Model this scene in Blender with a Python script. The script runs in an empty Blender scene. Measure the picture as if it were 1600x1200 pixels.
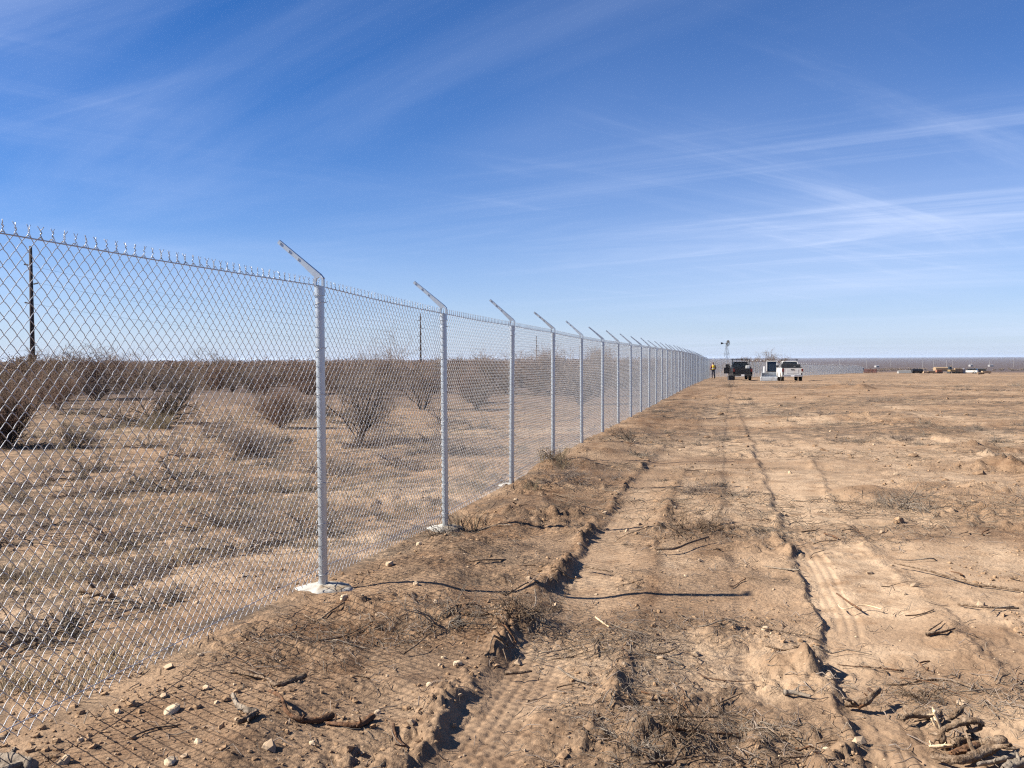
import bpy, math, random
import numpy as np
from mathutils import Vector, Matrix, Euler

random.seed(7)
RNG = np.random.default_rng(11)
S = bpy.context.scene
COL = S.collection
R = math.radians

# ------------------------------------------------------------------ camera
FPX = 1445.0                      # focal length in pixels of a 1600 px wide picture
CAM_Z = 1.75
PITCH = math.atan(40.5 / FPX)     # looking slightly down
ROLL = 0.0045
cam_d = bpy.data.cameras.new('camera')
cam = bpy.data.objects.new('camera', cam_d)
COL.objects.link(cam)
cam_d.sensor_width = 36.0
cam_d.lens = 36.0 * FPX / 1600.0
cam_d.clip_start = 0.05
cam_d.clip_end = 60000.0
_f = Vector((0, math.cos(PITCH), -math.sin(PITCH)))
_u0 = Vector((0, math.sin(PITCH), math.cos(PITCH)))
_r0 = Vector((1, 0, 0))
_r = _r0 * math.cos(ROLL) - _u0 * math.sin(ROLL)
_u = _u0 * math.cos(ROLL) + _r0 * math.sin(ROLL)
_m = Matrix(((_r.x, _u.x, -_f.x, 0), (_r.y, _u.y, -_f.y, 0), (_r.z, _u.z, -_f.z, CAM_Z), (0, 0, 0, 1)))
cam.matrix_world = _m
S.camera = cam

# ------------------------------------------------------------------ world, sun, exposure
SUN_EL = R(37.0)
SUN_AZ = R(-91.0)                 # measured from +Y towards +X: the sun stands to the left
world = bpy.data.worlds.new('World')
S.world = world
world.use_nodes = True
wn, wl = world.node_tree.nodes, world.node_tree.links
wn.clear()
w_out = wn.new('ShaderNodeOutputWorld')
w_bg = wn.new('ShaderNodeBackground')
w_bg.inputs['Strength'].default_value = 0.05
sky = wn.new('ShaderNodeTexSky')
sky.sky_type = 'NISHITA'
sky.sun_disc = False
sky.sun_elevation = SUN_EL
sky.sun_rotation = SUN_AZ
sky.altitude = 900
sky.air_density = 0.7
sky.dust_density = 0.0
sky.ozone_density = 2.0


def wmath(op, a, b=None, clamp=False):
    n = wn.new('ShaderNodeMath'); n.operation = op; n.use_clamp = clamp
    for i, v in enumerate((a, b)):
        if v is None:
            continue
        if isinstance(v, (int, float)):
            n.inputs[i].default_value = v
        else:
            wl.new(v, n.inputs[i])
    return n.outputs[0]


# thin cirrus, laid on a flat layer high above (direction divided by its height)
tc = wn.new('ShaderNodeTexCoord')
sep = wn.new('ShaderNodeSeparateXYZ'); wl.new(tc.outputs['Generated'], sep.inputs[0])
zc = wmath('MAXIMUM', wmath('ADD', sep.outputs[2], 0.05), 0.03)
cx = wmath('DIVIDE', sep.outputs[0], zc)
cy = wmath('DIVIDE', sep.outputs[1], zc)
comb = wn.new('ShaderNodeCombineXYZ'); wl.new(cx, comb.inputs[0]); wl.new(cy, comb.inputs[1])
CLOUD_SEED = 0.0


def cloud_layer(rot, scale, detail, rough, lo, hi, dist, seed):
    m0 = wn.new('ShaderNodeMapping')
    m0.inputs['Rotation'].default_value = (0, 0, R(rot))
    wl.new(comb.outputs[0], m0.inputs[0])
    mp = wn.new('ShaderNodeMapping')
    mp.inputs['Scale'].default_value = (scale[0], scale[1], 1)
    mp.inputs['Location'].default_value = (seed + CLOUD_SEED, seed * 1.7 + CLOUD_SEED * 2.3, seed)
    wl.new(m0.outputs[0], mp.inputs[0])
    nz = wn.new('ShaderNodeTexNoise')
    nz.inputs['Scale'].default_value = 1.0
    nz.inputs['Detail'].default_value = detail
    nz.inputs['Roughness'].default_value = rough
    nz.inputs['Distortion'].default_value = dist
    wl.new(mp.outputs[0], nz.inputs['Vector'])
    mr = wn.new('ShaderNodeMapRange'); mr.interpolation_type = 'SMOOTHSTEP'
    mr.inputs['From Min'].default_value = lo; mr.inputs['From Max'].default_value = hi
    wl.new(nz.outputs['Fac'], mr.inputs['Value'])
    return mr.outputs[0]


veil = cloud_layer(38, (0.15, 0.50), 7, 0.58, 0.44, 0.84, 0.7, 3.3)
streak = cloud_layer(30, (0.15, 0.95), 10, 0.66, 0.46, 0.78, 0.8, 7.9)
streak2 = cloud_layer(-40, (0.22, 1.5), 9, 0.66, 0.50, 0.80, 0.6, 1.4)
patch = cloud_layer(0, (0.25, 0.25), 3, 0.5, 0.46, 0.70, 0.3, 5.5)
# a bank of cirrus that lies ahead and to the right
bx = wmath('DIVIDE', wmath('SUBTRACT', cx, 2.3), 2.2)
by = wmath('DIVIDE', wmath('SUBTRACT', cy, 6.0), 3.2)
bank = wmath('POWER', 2.718, wmath('MULTIPLY', wmath('ADD', wmath('MULTIPLY', bx, bx), wmath('MULTIPLY', by, by)), -1.0))
where = wmath('ADD', wmath('MULTIPLY', patch, 0.40), wmath('MULTIPLY', bank, 0.95), clamp=True)
c_all = wmath('ADD', wmath('MULTIPLY', veil, 0.30),
              wmath('MULTIPLY', where, wmath('ADD', wmath('ADD', wmath('MULTIPLY', streak, 0.72), wmath('MULTIPLY', streak2, 0.46)), 0.34)), clamp=True)
c_all = wmath('MULTIPLY', c_all, 0.85)
hsv = wn.new('ShaderNodeHueSaturation')
hsv.inputs['Hue'].default_value = 0.506
hsv.inputs['Saturation'].default_value = 1.46
hsv.inputs['Value'].default_value = 1.0
wl.new(sky.outputs[0], hsv.inputs['Color'])
tint = wn.new('ShaderNodeMix'); tint.data_type = 'RGBA'; tint.blend_type = 'MULTIPLY'
tint.inputs['Factor'].default_value = 1.0
tint.inputs['B'].default_value = (0.96, 0.94, 1.04, 1)
wl.new(hsv.outputs[0], tint.inputs['A'])
# the low sky all round pales to a lavender haze
hz_f = wmath('MULTIPLY', wmath('POWER', 2.718, wmath('DIVIDE', wmath('MAXIMUM', sep.outputs[2], 0.0), -0.10)), 0.92)
low = wn.new('ShaderNodeMix'); low.data_type = 'RGBA'
wl.new(hz_f, low.inputs['Factor'])
wl.new(tint.outputs['Result'], low.inputs['A'])
low.inputs['B'].default_value = (3.95, 4.65, 6.0, 1)
mixc = wn.new('ShaderNodeMix'); mixc.data_type = 'RGBA'
wl.new(c_all, mixc.inputs['Factor'])
wl.new(low.outputs['Result'], mixc.inputs['A'])
mixc.inputs['B'].default_value = (5.6, 6.4, 8.4, 1)
wl.new(mixc.outputs['Result'], w_bg.inputs['Color'])
wl.new(w_bg.outputs[0], w_out.inputs['Surface'])

sun_d = bpy.data.lights.new('sun', 'SUN')
sun_d.energy = 5.0
sun_d.angle = R(0.53)
sun_d.color = (1.0, 0.94, 0.84)
sun = bpy.data.objects.new('sun', sun_d)
COL.objects.link(sun)
sd = Vector((math.sin(SUN_AZ) * math.cos(SUN_EL), math.cos(SUN_AZ) * math.cos(SUN_EL), math.sin(SUN_EL)))
sun.rotation_euler = sd.to_track_quat('Z', 'Y').to_euler()
sun.location = (-40, 0, 40)

vs = S.view_settings
vs.view_transform = 'Standard'
vs.look = 'None'
vs.exposure = 1.45
vs.gamma = 1.0
vs.use_curve_mapping = False
S.render.engine = 'CYCLES'
S.cycles.max_bounces = 6
S.cycles.volume_bounces = 1
S.cycles.use_denoising = False
S.cycles.filter_width = 1.25
S.cycles.sample_clamp_direct = 1.3
S.cycles.sample_clamp_indirect = 4.0

# ------------------------------------------------------------------ noise
M32 = np.uint32


def _hash(ix, iy, seed):
    h = ix.astype(np.int64).astype(np.uint64) * np.uint64(374761393) + iy.astype(np.int64).astype(np.uint64) * np.uint64(668265263) + np.uint64(seed * 974711 + 12345)
    h = (h ^ (h >> np.uint64(13))) * np.uint64(1274126177)
    h = h ^ (h >> np.uint64(16))
    h = (h * np.uint64(2246822519)) & np.uint64(0xFFFFFFFF)
    h = h ^ (h >> np.uint64(15))
    return (h & np.uint64(0xFFFFFF)).astype(np.float64) / float(0xFFFFFF)


def vnoise(x, y, seed=0):
    x = np.asarray(x, float); y = np.asarray(y, float)
    ix = np.floor(x); iy = np.floor(y)
    fx = x - ix; fy = y - iy
    fx = fx * fx * fx * (fx * (fx * 6 - 15) + 10); fy = fy * fy * fy * (fy * (fy * 6 - 15) + 10)
    a = _hash(ix, iy, seed); b = _hash(ix + 1, iy, seed); c = _hash(ix, iy + 1, seed); d = _hash(ix + 1, iy + 1, seed)
    return ((a * (1 - fx) + b * fx) * (1 - fy) + (c * (1 - fx) + d * fx) * fy) * 2 - 1


def fbm(x, y, octaves=3, seed=0, gain=0.5):
    s = 0; a = 1.0; n = 0
    for o in range(octaves):
        ca, sa = math.cos(o * 1.1 + seed), math.sin(o * 1.1 + seed)
        s = s + a * vnoise((x * ca - y * sa) * 2 ** o, (x * sa + y * ca) * 2 ** o, seed + o * 17)
        n += a; a *= gain
    return s / n


def worley(x, y, seed, keep=1.0):
    """lumps: one rounded clod per kept cell, of random height and size"""
    ix = np.floor(x); iy = np.floor(y); best = np.zeros(x.shape)
    for dx in (-1, 0, 1):
        for dy in (-1, 0, 1):
            cx_ = ix + dx; cy_ = iy + dy
            a = _hash(cx_, cy_, seed); b = _hash(cx_, cy_, seed + 1); c = _hash(cx_, cy_, seed + 2); e = _hash(cx_, cy_, seed + 3)
            rr = .35 + .45 * c
            ex = x - cx_ - .15 - .7 * a; ey = y - cy_ - .15 - .7 * b
            th = e * 6.28; u = ex * np.cos(th) + ey * np.sin(th); v = -ex * np.sin(th) + ey * np.cos(th)
            q = 1 - (np.abs(u) ** 2.4 + np.abs(v * 1.35) ** 2.4 + .5 * np.abs(u * v)) / rr ** 2.4
            h = np.sqrt(np.clip(q, 0, 1)) * (.35 + .65 * e) * (c < keep) * rr
            best = np.maximum(best, h)
    return best


def sstep(e0, e1, x):
    t = np.clip((x - e0) / (e1 - e0), 0, 1)
    return t * t * (3 - 2 * t)


# ------------------------------------------------------------------ layout
FU = np.array((0.2347, 0.9721))   # direction of the fence line
FC = 2.9134                       # the camera stands this far to its right
SP = 2.836 * 1.02876              # post spacing along the fence


def fence_d(x, y): return x * FU[1] - y * FU[0] + FC
def fence_t(x, y): return x * FU[0] + y * FU[1]


def post_xy(n):
    Y = 2.836 * (n + 1.36)
    return 0.2415 * Y - 2.997, Y


FT0 = fence_t(*post_xy(0)); FT1 = fence_t(*post_xy(1))
def t_of_n(n): return FT0 + (FT1 - FT0) * n


_bn = np.array([-3, -1, 1, 2, 3, 4, 5, 6, 10, 17, 24, 32, 37.])
_bz = np.array([.06, .07, .075, -.015, .03, .08, .07, .06, .0, -.12, -.25, -.48, -.72])
_tn = np.array([-3, -1, 1, 2, 3, 4, 5, 6, 12, 17, 24, 32, 37.])
_tz = np.array([2.30, 2.30, 2.30, 2.235, 2.21, 2.19, 2.15, 2.13, 2.10, 2.07, 1.93, 1.58, 1.38])
_rr = np.log(np.array([1, 35, 60, 90, 150, 280, 600, 1400, 3000, 40000.]))
_zr = np.array([0, 0, -.1, -.55, -1.3, -3.0, -7, -14.3, -18, -24.])
_rl = np.log(np.array([1, 35, 60, 100, 200, 260, 500, 1400, 3000, 40000.]))
_zl = np.array([0, -.05, -.15, -.25, -.25, -.20, -5, -14.3, -18, -24.])


def base_z(x, y):
    x = np.asarray(x, float); y = np.asarray(y, float)
    r = np.hypot(x, y); lr = np.log(np.maximum(r, 1.0))
    d = fence_d(x, y); t = fence_t(x, y)
    zr = np.interp(lr, _rr, _zr); zl = np.interp(lr, _rl, _zl)
    k = 3 + 0.03 * r
    w = sstep(-k, k, d)
    z = zr * w + zl * (1 - w)
    fz = np.interp((t - FT0) / (FT1 - FT0), _bn, _bz)
    g = np.exp(-(d / 1.6) ** 2) * sstep(-8, -3, t) * (1 - sstep(108, 120, t))
    z = z * (1 - g) + fz * g
    hx, hy = -100.0, 158.0
    z = z + 3.4 * np.exp(-(((x - hx) / 10) ** 2 + ((y - hy) / 22) ** 2))
    near = 1 - sstep(60, 220, r)
    z = z + near * 0.035 * fbm(x / 5.0, y / 5.0, 2, 3) * sstep(0.3, 3, abs(d))
    z = z + sstep(30, 120, r) * (1 - sstep(150, 400, r)) * 0.10 * fbm(x / 16.0, y / 16.0, 3, 9)
    return z


CAMP = np.array((0, 0, CAM_Z)); _F = np.array(_f); _R_ = np.array(_r); _U = np.array(_u)


def ray(px, py):
    return _F + _R_ * ((px - 800) / FPX) + _U * ((600 - py) / FPX)


def at_z(px, py, z=0.0):
    v = ray(px, py); return CAMP + v * ((z - CAM_Z) / v[2])


def at(px, py, up=0.0):
    """the point of the ground that a pixel of the photograph looks at"""
    v = ray(px, py); z = 0.0
    for _ in range(14):
        s = (z + up - CAM_Z) / min(v[2], -1e-4)
        p = CAMP + v * s
        z = 0.5 * z + 0.5 * float(base_z(p[0], p[1]))
    return p


def at_y(px, py, Y):
    v = ray(px, py); return CAMP + v * (Y / v[1])


# wheel ruts: centre lines given as ground points
def rut(pts):
    P = np.array([at_z(a, b)[:2] for a, b in pts]); P = P[np.argsort(P[:, 1])]
    return P


RUT_A = rut([(640, 1320), (755, 1173), (808, 1093), (893, 950), (950, 850), (1008, 760), (1045, 715), (1075, 680)])
RIDGE_AL = rut([(560, 1300), (640, 1180), (695, 1100), (760, 1040), (838, 955), (868, 900), (915, 840), (975, 770), (1020, 710), (1065, 660)])
RIDGE_AR = rut([(800, 1300), (900, 1180), (968, 1064), (1014, 936), (1022, 860), (1050, 780), (1075, 720)])
RUT_B = rut([(1460, 1320), (1400, 1192), (1367, 1113), (1338, 1031), (1306, 953), (1260, 862), (1222, 770), (1188, 695), (1166, 650), (1150, 620)])
RUT_B2 = rut([(1700, 1320), (1560, 1150), (1440, 1000), (1370, 900), (1300, 800), (1250, 720), (1210, 660), (1180, 625)])
PALE_TRACKS = [(rut(a), w) for a, w in (([(1180, 880), (1160, 760), (1130, 680), (1118, 630)], .22), ([(1230, 900), (1225, 800), (1195, 700), (1172, 640)], .3), ([(1600, 830), (1450, 750), (1330, 690), (1250, 640)], .35), ([(1600, 900), (1420, 790), (1300, 700), (1225, 640)], .3), ([(1040, 900), (1075, 760), (1100, 680), (1115, 630)], .2), ([(1640, 700), (1480, 655), (1360, 625)], .6))]
RUT_C = rut([(1680, 1130), (1600, 1047), (1530, 977), (1414, 882), (1369, 837), (1320, 780), (1270, 700)])
BERM_D = rut([(1660, 770), (1560, 716), (1465, 684), (1410, 660), (1370, 645)])


def lat(P, x, y):
    """signed sideways distance from a rut's centre line, and a mask for its length"""
    gx = np.interp(y, P[:, 1], P[:, 0])
    sl = np.interp(y, (P[1:, 1] + P[:-1, 1]) / 2, np.diff(P[:, 0]) / np.diff(P[:, 1]))
    wob = 0.035 * vnoise(y / 0.7, y * 0 + 3.3, 5)
    return (x - gx - wob) / np.sqrt(1 + sl * sl), sstep(P[0, 1] - .3, P[0, 1] + .3, y) * (1 - sstep(P[-1, 1] - 3, P[-1, 1], y))


MOUNDS = []      # x, y, rx, ry, h
for px, py, wx, wy, h in [(700, 985, .62, .22, .07), (805, 985, .34, .2, .10), (838, 940, .12, .5, .07), (862, 738, .55, .5, .12), (1060, 1150, .30, .22, .05),
                          (1085, 838, .6, .35, .06), (692, 1108, .20, .16, .05), (615, 1085, .16, .10, .045), (640, 1150, .3, .14, .045), (560, 1085, .12, .1, .035),
                          (870, 1130, .12, .2, .05), (1125, 990, .12, .2, .06), (1215, 1040, .10, .18, .07), (1255, 1040, .08, .2, .07), (1180, 1170, .10, .25, .06),
                          (680, 862, .7, .3, .07), (860, 805, .4, .2, .05), (1330, 770, .5, .3, .10), (1360, 775, .4, .4, .08),
                          (945, 715, .8, .4, .08), (990, 690, 1.0, .5, .09), (1050, 660, 1.3, .5, .08), (1120, 745, .5, .4, .05), (1510, 700, .7, .6, .12),
                          (1440, 675, .8, .6, .12), (1570, 730, .5, .5, .10), (1085, 625, 2.0, .8, .12), (1330, 655, 2.0, .8, .12), (1320, 604, 1.2, 1.0, .30), (1345, 605, .8, .8, .28)]:
    p = at_z(px, py); MOUNDS.append((p[0], p[1], wx, wy, h))


def ground(x, y, want_masks=False):
    x = np.asarray(x, float); y = np.asarray(y, float)
    r = np.hypot(x, y); d = fence_d(x, y)
    z = base_z(x, y)
    right = sstep(-0.15, 0.25, d + 0.1 * vnoise(x / .5, y / .5, 77))
    front = sstep(0.5, 2.5, y)
    fine = (1 - sstep(25, 70, r)) * front
    mid = (1 - sstep(90, 220, r))
    rough = 0.34 + 1.05 * sstep(-.25, .35, fbm(x / 1.5, y / 1.3, 4, 21))
    rough = rough * (0.62 + 0.38 * right)
    pale = sstep(-.05, .40, fbm(x / 2.6, y / 2.0, 4, 31)) * 0.9 * (1 - .6 * sstep(12, 45, r))
    brown = np.exp(-((d - .55) / .9) ** 2) * right * sstep(-.7, .2, fbm(x / 1.1, y / 1.1, 3, 41)) * (1 - sstep(40, 90, r))
    brown = np.maximum(brown, .75 * right * sstep(.02, .38, fbm(x / 3.2, y / 1.7, 4, 43)) * (1 - sstep(50, 110, r)))
    add = 0
    smooth = .55 * sstep(.15, -.35, fbm(x / 1.5, y / 1.3, 4, 21)) if False else .5 * (1 - sstep(-.35, .05, fbm(x / 1.5, y / 1.3, 4, 21)))
    brk = sstep(-.45, .35, vnoise(x / 1.1, y / 1.1, 7) + .4 * vnoise(x / .3, y / .3, 6))
    wide = 0
    for P, L0, L1, dep, tread in ((RUT_A, -.22, .30, .034, (-.16, .17)), (RUT_B, -.14, .85, .032, (-.07, .15)), (RUT_C, -.12, .9, .018, None)):
        l, m = lat(P, x, y)
        l0 = l
        l = l + .022 * vnoise(x / .14, y / .14, 14) + .014 * vnoise(x / .05, y / .05, 15) + .04 * vnoise(x / .6, y / .6, 17)
        soft = .10 * sstep(-.25, .35, vnoise(x / .5, y / .9, 18 + int(L1 * 10))) * (.35 if P is RUT_B else 1)
        m = m * (1 - .5 * sstep(10, 30, r))
        step = sstep(L0 - .035 - soft, L0 + .03 + soft, l) * (1 - sstep(L0 + (L1 - L0) * .55, L1 + .15, l)) * m
        add = add - dep * step * (.6 + .4 * brk)
        lip = np.exp(-((l - L0 + .05) / .045) ** 2) * m * sstep(-.2, .6, vnoise(x / .16, y / .25, 8) + .5 * vnoise(x / .06, y / .06, 9))
        add = add + dep * .7 * lip
        smooth = np.maximum(smooth, .72 * step)
        pale = np.maximum(pale, (.95 if P is RUT_B else .6) * step)
        if tread:
            tr = sstep(tread[0] - .02, tread[0] + .02, l) * (1 - sstep(tread[1] - .02, tread[1] + .02, l)) * m * (1 - sstep(9, 16, r)) * sstep(-.5, .05, vnoise(x / .9, y / 1.1, 12))
            gr = np.abs(((l0 / .064) % 1.0) - .5) * .064
            add = add - tr * (0.0095 * np.exp(-(gr / .0115) ** 2) * (.55 + .45 * np.sin(y * 2 * math.pi / .085 + np.floor(l0 / .064) * 2.1) * (1 - sstep(5, 7, r))))
            smooth = np.maximum(smooth, .96 * tr)
    for P, hw in PALE_TRACKS:
        l, m = lat(P, x, y)
        t_ = np.exp(-(l / hw) ** 4) * m * sstep(-.6, .2, vnoise(x / 1.3, y / 2.5, 16))
        pale = np.maximum(pale, .85 * t_); smooth = np.maximum(smooth, .5 * t_); add = add - .012 * t_
    l, m = lat(RUT_B2, x, y)
    band = np.exp(-(l / .75) ** 2) * m
    pale = np.maximum(pale, band * .6); smooth = np.maximum(smooth, band * .4)
    for P, hw, h in ((RIDGE_AL, .085, .042), (RIDGE_AR, .07, .036), (BERM_D, .30, .09)):
        l, m = lat(P, x, y)
        k = sstep(-.05, .6, vnoise(x / .35, y / .7, 61) + .45 * vnoise(x / .12, y / .12, 62)) * (.6 + .7 * np.abs(vnoise(x / .05, y / .05, 63)))
        g = np.exp(-(l / hw) ** 2) * m * (1 - .6 * sstep(9, 28, r))
        add = add + h * g * (.05 + 1.25 * k)
        rough = np.maximum(rough, g * 1.3)
        brown = np.maximum(brown, g * .75 * (0 if P is BERM_D else 1))
    for mx, my, wx, wy, h in MOUNDS:
        g = np.exp(-(((x - mx) / wx) ** 2 + ((y - my) / wy) ** 2))
        lump = .7 + .45 * vnoise(x / (wx * .4 + .06), y / (wy * .4 + .06), 71)
        add = add + h * g * lump
        rough = rough + .7 * g * (h < .2)
        brown = np.maximum(brown, g * .85 * (wx < 1.5))
    rough = rough * (1 - .85 * smooth)
    n = 0.028 * fbm(x / 1.3, y / 1.3, 3, 101) * mid
    n = n + rough * mid * 0.030 * fbm(x / .42, y / .42, 3, 111)
    sel = (r < 45) & (y > 0)
    cl = np.zeros(x.shape); cr_ = np.zeros(x.shape); bigc = np.zeros(x.shape)
    xs_, ys_ = x[sel], y[sel]
    wx_ = xs_ + .02 * vnoise(xs_ / .06, ys_ / .06, 171); wy_ = ys_ + .02 * vnoise(xs_ / .06, ys_ / .06, 172)
    cl[sel] = worley(wx_ / .16, wy_ / .16, 181, .45)
    cr_[sel] = worley(wx_ / .062, wy_ / .062, 191, .75)
    bigc[sel] = worley(wx_ / .5, wy_ / .45, 221, .30)
    n = n + rough * fine * (.022 * fbm(x / .22, y / .20, 2, 231) + .012 * np.abs(fbm(x / .085, y / .085, 2, 232)) * (1 - sstep(8, 16, r)))
    zone = sstep(-.35, .35, vnoise(x / .9, y / .9, 123) + .5 * vnoise(x / .33, y / .33, 124))
    n = n + rough * fine * zone * 0.085 * cl * (1 - sstep(14, 28, r))
    n = n + rough * fine * (.35 + .65 * zone) * 0.034 * cr_ * (1 - sstep(7, 13, r))
    n = n + rough * mid * zone * 0.10 * bigc * (1 - sstep(28, 45, r)) * sstep(-.1, .5, vnoise(x / 2.4, y / 1.9, 128))
    n = n + rough * mid * 0.060 * np.maximum(0, vnoise(x / .55, y / .45, 125) + .5 * vnoise(x / .25, y / .22, 126) - .2) * sstep(-.3, .4, vnoise(x / 3, y / 2.2, 127)) * sstep(6, 12, r)
    # soil thrown up along the foot of the fence
    n = n + .05 * np.exp(-((d - .62) / .35) ** 2) * right * fine * sstep(-.5, .3, vnoise(x / .8, y / .8, 141))
    z = z + add * np.where(r < 130, 1, 0) + n * front
    if not want_masks:
        return z
    scrub = sstep(330, 620, r)
    leftscrub = (1 - right) * sstep(22, 60, r)
    litter = sstep(-.12, .30, fbm(x / 1.5, y / .9, 4, 151) + .12 * (1 - right)) * (.6 + .4 * (1 - right)) * (1 - .8 * smooth)
    litter = np.maximum(litter, (1 - right) * sstep(3, 9, r) * sstep(-.42, .06, fbm(x / 2.6, y / 1.2, 4, 152)))
    far_l = right * sstep(6, 25, r) * sstep(-.22, .16, fbm(x / 7, y / 2.6, 4, 161) + .25 * fbm(x / 30, y / 12, 2, 162))
    return z, np.clip(smooth, 0, 1), np.clip(pale, 0, 1), np.clip(brown, 0, 1), np.clip(np.maximum(scrub, leftscrub * .75), 0, 1), np.clip(np.maximum(litter, far_l), 0, 1)


# ------------------------------------------------------------------ mesh helpers
def quads_mesh(name, V, F, mat=None, smooth=True):
    """a mesh from numpy vertices and an (n,3) or (n,4) face array"""
    V = np.ascontiguousarray(V, np.float32); F = np.ascontiguousarray(F, np.int32)
    me = bpy.data.meshes.new(name)
    k = F.shape[1]
    me.vertices.add(len(V)); me.vertices.foreach_set('co', V.ravel())
    me.loops.add(F.size); me.loops.foreach_set('vertex_index', F.ravel())
    me.polygons.add(len(F)); me.polygons.foreach_set('loop_start', np.arange(0, F.size, k, dtype=np.int32))
    me.polygons.foreach_set('use_smooth', np.full(len(F), smooth, bool))
    me.update(calc_edges=True)
    if mat:
        me.materials.append(mat)
    return me


def link(name, me, parent=None, loc=None, rot=None):
    o = bpy.data.objects.new(name, me)
    COL.objects.link(o)
    if parent is not None:
        o.parent = parent
    if loc is not None:
        o.location = loc
    if rot is not None:
        o.rotation_euler = rot
    return o


def tag(o, label=None, cat=None, group=None, kind=None):
    if label: o['label'] = label
    if cat: o['category'] = cat
    if group: o['group'] = group
    if kind: o['kind'] = kind
    return o


def empty(name, loc, rz=0.0):
    o = link(name, None, None, loc, (0, 0, rz))
    o.empty_display_size = .2
    return o


def copy_tree(o, parent=None):
    c = o.copy(); COL.objects.link(c)
    if parent is not None:
        c.parent = parent
    for ch in list(o.children):
        copy_tree(ch, c)
    return c


def tubes(P, Rad, m=4, caps=True, refv=None):
    """many tubes at once. P (N,k,3), Rad (N,k) -> vertices, quad faces"""
    P = np.asarray(P, float); Rad = np.asarray(Rad, float)
    N, k, _ = P.shape
    T = np.empty_like(P)
    T[:, 1:-1] = P[:, 2:] - P[:, :-2] if k > 2 else T[:, 1:-1]
    T[:, 0] = P[:, 1] - P[:, 0]; T[:, -1] = P[:, -1] - P[:, -2]
    T /= np.linalg.norm(T, axis=2, keepdims=True) + 1e-12
    ref = np.where(np.abs(T[:, :1, 2:3]) < .8, np.array((0, 0, 1.)), np.array((1., 0, 0)))
    if refv is not None:
        ref = np.array(refv, float)
    ref = np.broadcast_to(ref, T.shape)
    A = np.cross(T, ref); A /= np.linalg.norm(A, axis=2, keepdims=True) + 1e-12
    B = np.cross(T, A)
    th = np.arange(m) * 2 * math.pi / m
    ring = A[:, :, None, :] * np.cos(th)[None, None, :, None] + B[:, :, None, :] * np.sin(th)[None, None, :, None]
    V = P[:, :, None, :] + ring * Rad[:, :, None, None]
    idx = np.arange(N * k * m).reshape(N, k, m)
    a = idx[:, :-1, :]; b = idx[:, 1:, :]
    F = np.stack([a, np.roll(a, -1, 2), np.roll(b, -1, 2), b], -1).reshape(-1, 4)
    V = V.reshape(-1, 3)
    if caps and m == 4:
        c0 = idx[:, 0, ::-1]; c1 = idx[:, -1, :]
        F = np.concatenate([F, c0, c1])
    return V, F


class Geo:
    """collects vertices and quads, becomes ONE mesh"""
    def __init__(self): self.V = []; self.F = []; self.n = 0
    def add(self, V, F):
        self.V.append(np.asarray(V, float)); self.F.append(np.asarray(F, np.int64) + self.n); self.n += len(V)
    def mesh(self, name, mat, smooth=True):
        return quads_mesh(name, np.concatenate(self.V), np.concatenate(self.F), mat, smooth)


class MB:
    """small hard parts: boxes, prisms, cylinders joined into one mesh"""
    def __init__(self): self.v = []; self.f = []
    def _add(self, v, f):
        n = len(self.v); self.v += [tuple(p) for p in v]; self.f += [tuple(i + n for i in q) for q in f]
    def box(self, x0, x1, y0, y1, z0, z1, tx=0.0, ty=0.0):
        v = [(x0, y0, z0), (x1, y0, z0), (x1, y1, z0), (x0, y1, z0), (x0 + tx, y0 + ty, z1), (x1 - tx, y0 + ty, z1), (x1 - tx, y1 - ty, z1), (x0 + tx, y1 - ty, z1)]
        self._add(v, [(3, 2, 1, 0), (4, 5, 6, 7), (0, 1, 5, 4), (1, 2, 6, 5), (2, 3, 7, 6), (3, 0, 4, 7)]); return self
    def prism_x(self, prof, x0, x1):
        """outline in (y, z) swept from x0 to x1"""
        n = len(prof)
        v = [(x0, a, b) for a, b in prof] + [(x1, a, b) for a, b in prof]
        self._add(v, [tuple(range(n))[::-1], tuple(range(n, 2 * n))] + [(i, (i + 1) % n, n + (i + 1) % n, n + i) for i in range(n)]); return self
    def cyl(self, p, q, r0, r1=None, m=12):
        r1 = r0 if r1 is None else r1
        V, F = tubes(np.array([[p, q]]), np.array([[r0, r1]]), m)
        n = len(self.v)
        self.v += [tuple(a) for a in V]; self.f += [tuple(int(i) + n for i in q_) for q_ in F]
        self.f.append(tuple(n + i for i in range(m))[::-1]); self.f.append(tuple(n + m + i for i in range(m))); return self
    def ring_x(self, c, ro, ri, w, m=20):
        """a tyre: ring about the x axis"""
        v = []; f = []
        for i in range(m):
            a = 2 * math.pi * i / m; ca, sa = math.cos(a), math.sin(a)
            for rr, xx in ((ri, -w), (ro * .94, -w), (ro, -w * .7), (ro, w * .7), (ro * .94, w), (ri, w)):
                v.append((c[0] + xx, c[1] + rr * ca, c[2] + rr * sa))
        for i in range(m):
            j = (i + 1) % m
            for k in range(6):
                l = (k + 1) % 6
                f.append((i * 6 + k, i * 6 + l, j * 6 + l, j * 6 + k))
        self._add(v, f); return self
    def build(self, name, mat, parent=None, loc=None, rot=None, smooth=False, bevel=0.0):
        me = bpy.data.meshes.new(name)
        me.from_pydata(self.v, [], self.f); me.update()
        if mat: me.materials.append(mat)
        if smooth:
            me.polygons.foreach_set('use_smooth', [True] * len(me.polygons))
        o = link(name, me, parent, loc, rot)
        if bevel:
            b = o.modifiers.new('soft', 'BEVEL'); b.width = bevel; b.segments = 2; b.limit_method = 'ANGLE'
        return o


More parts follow.
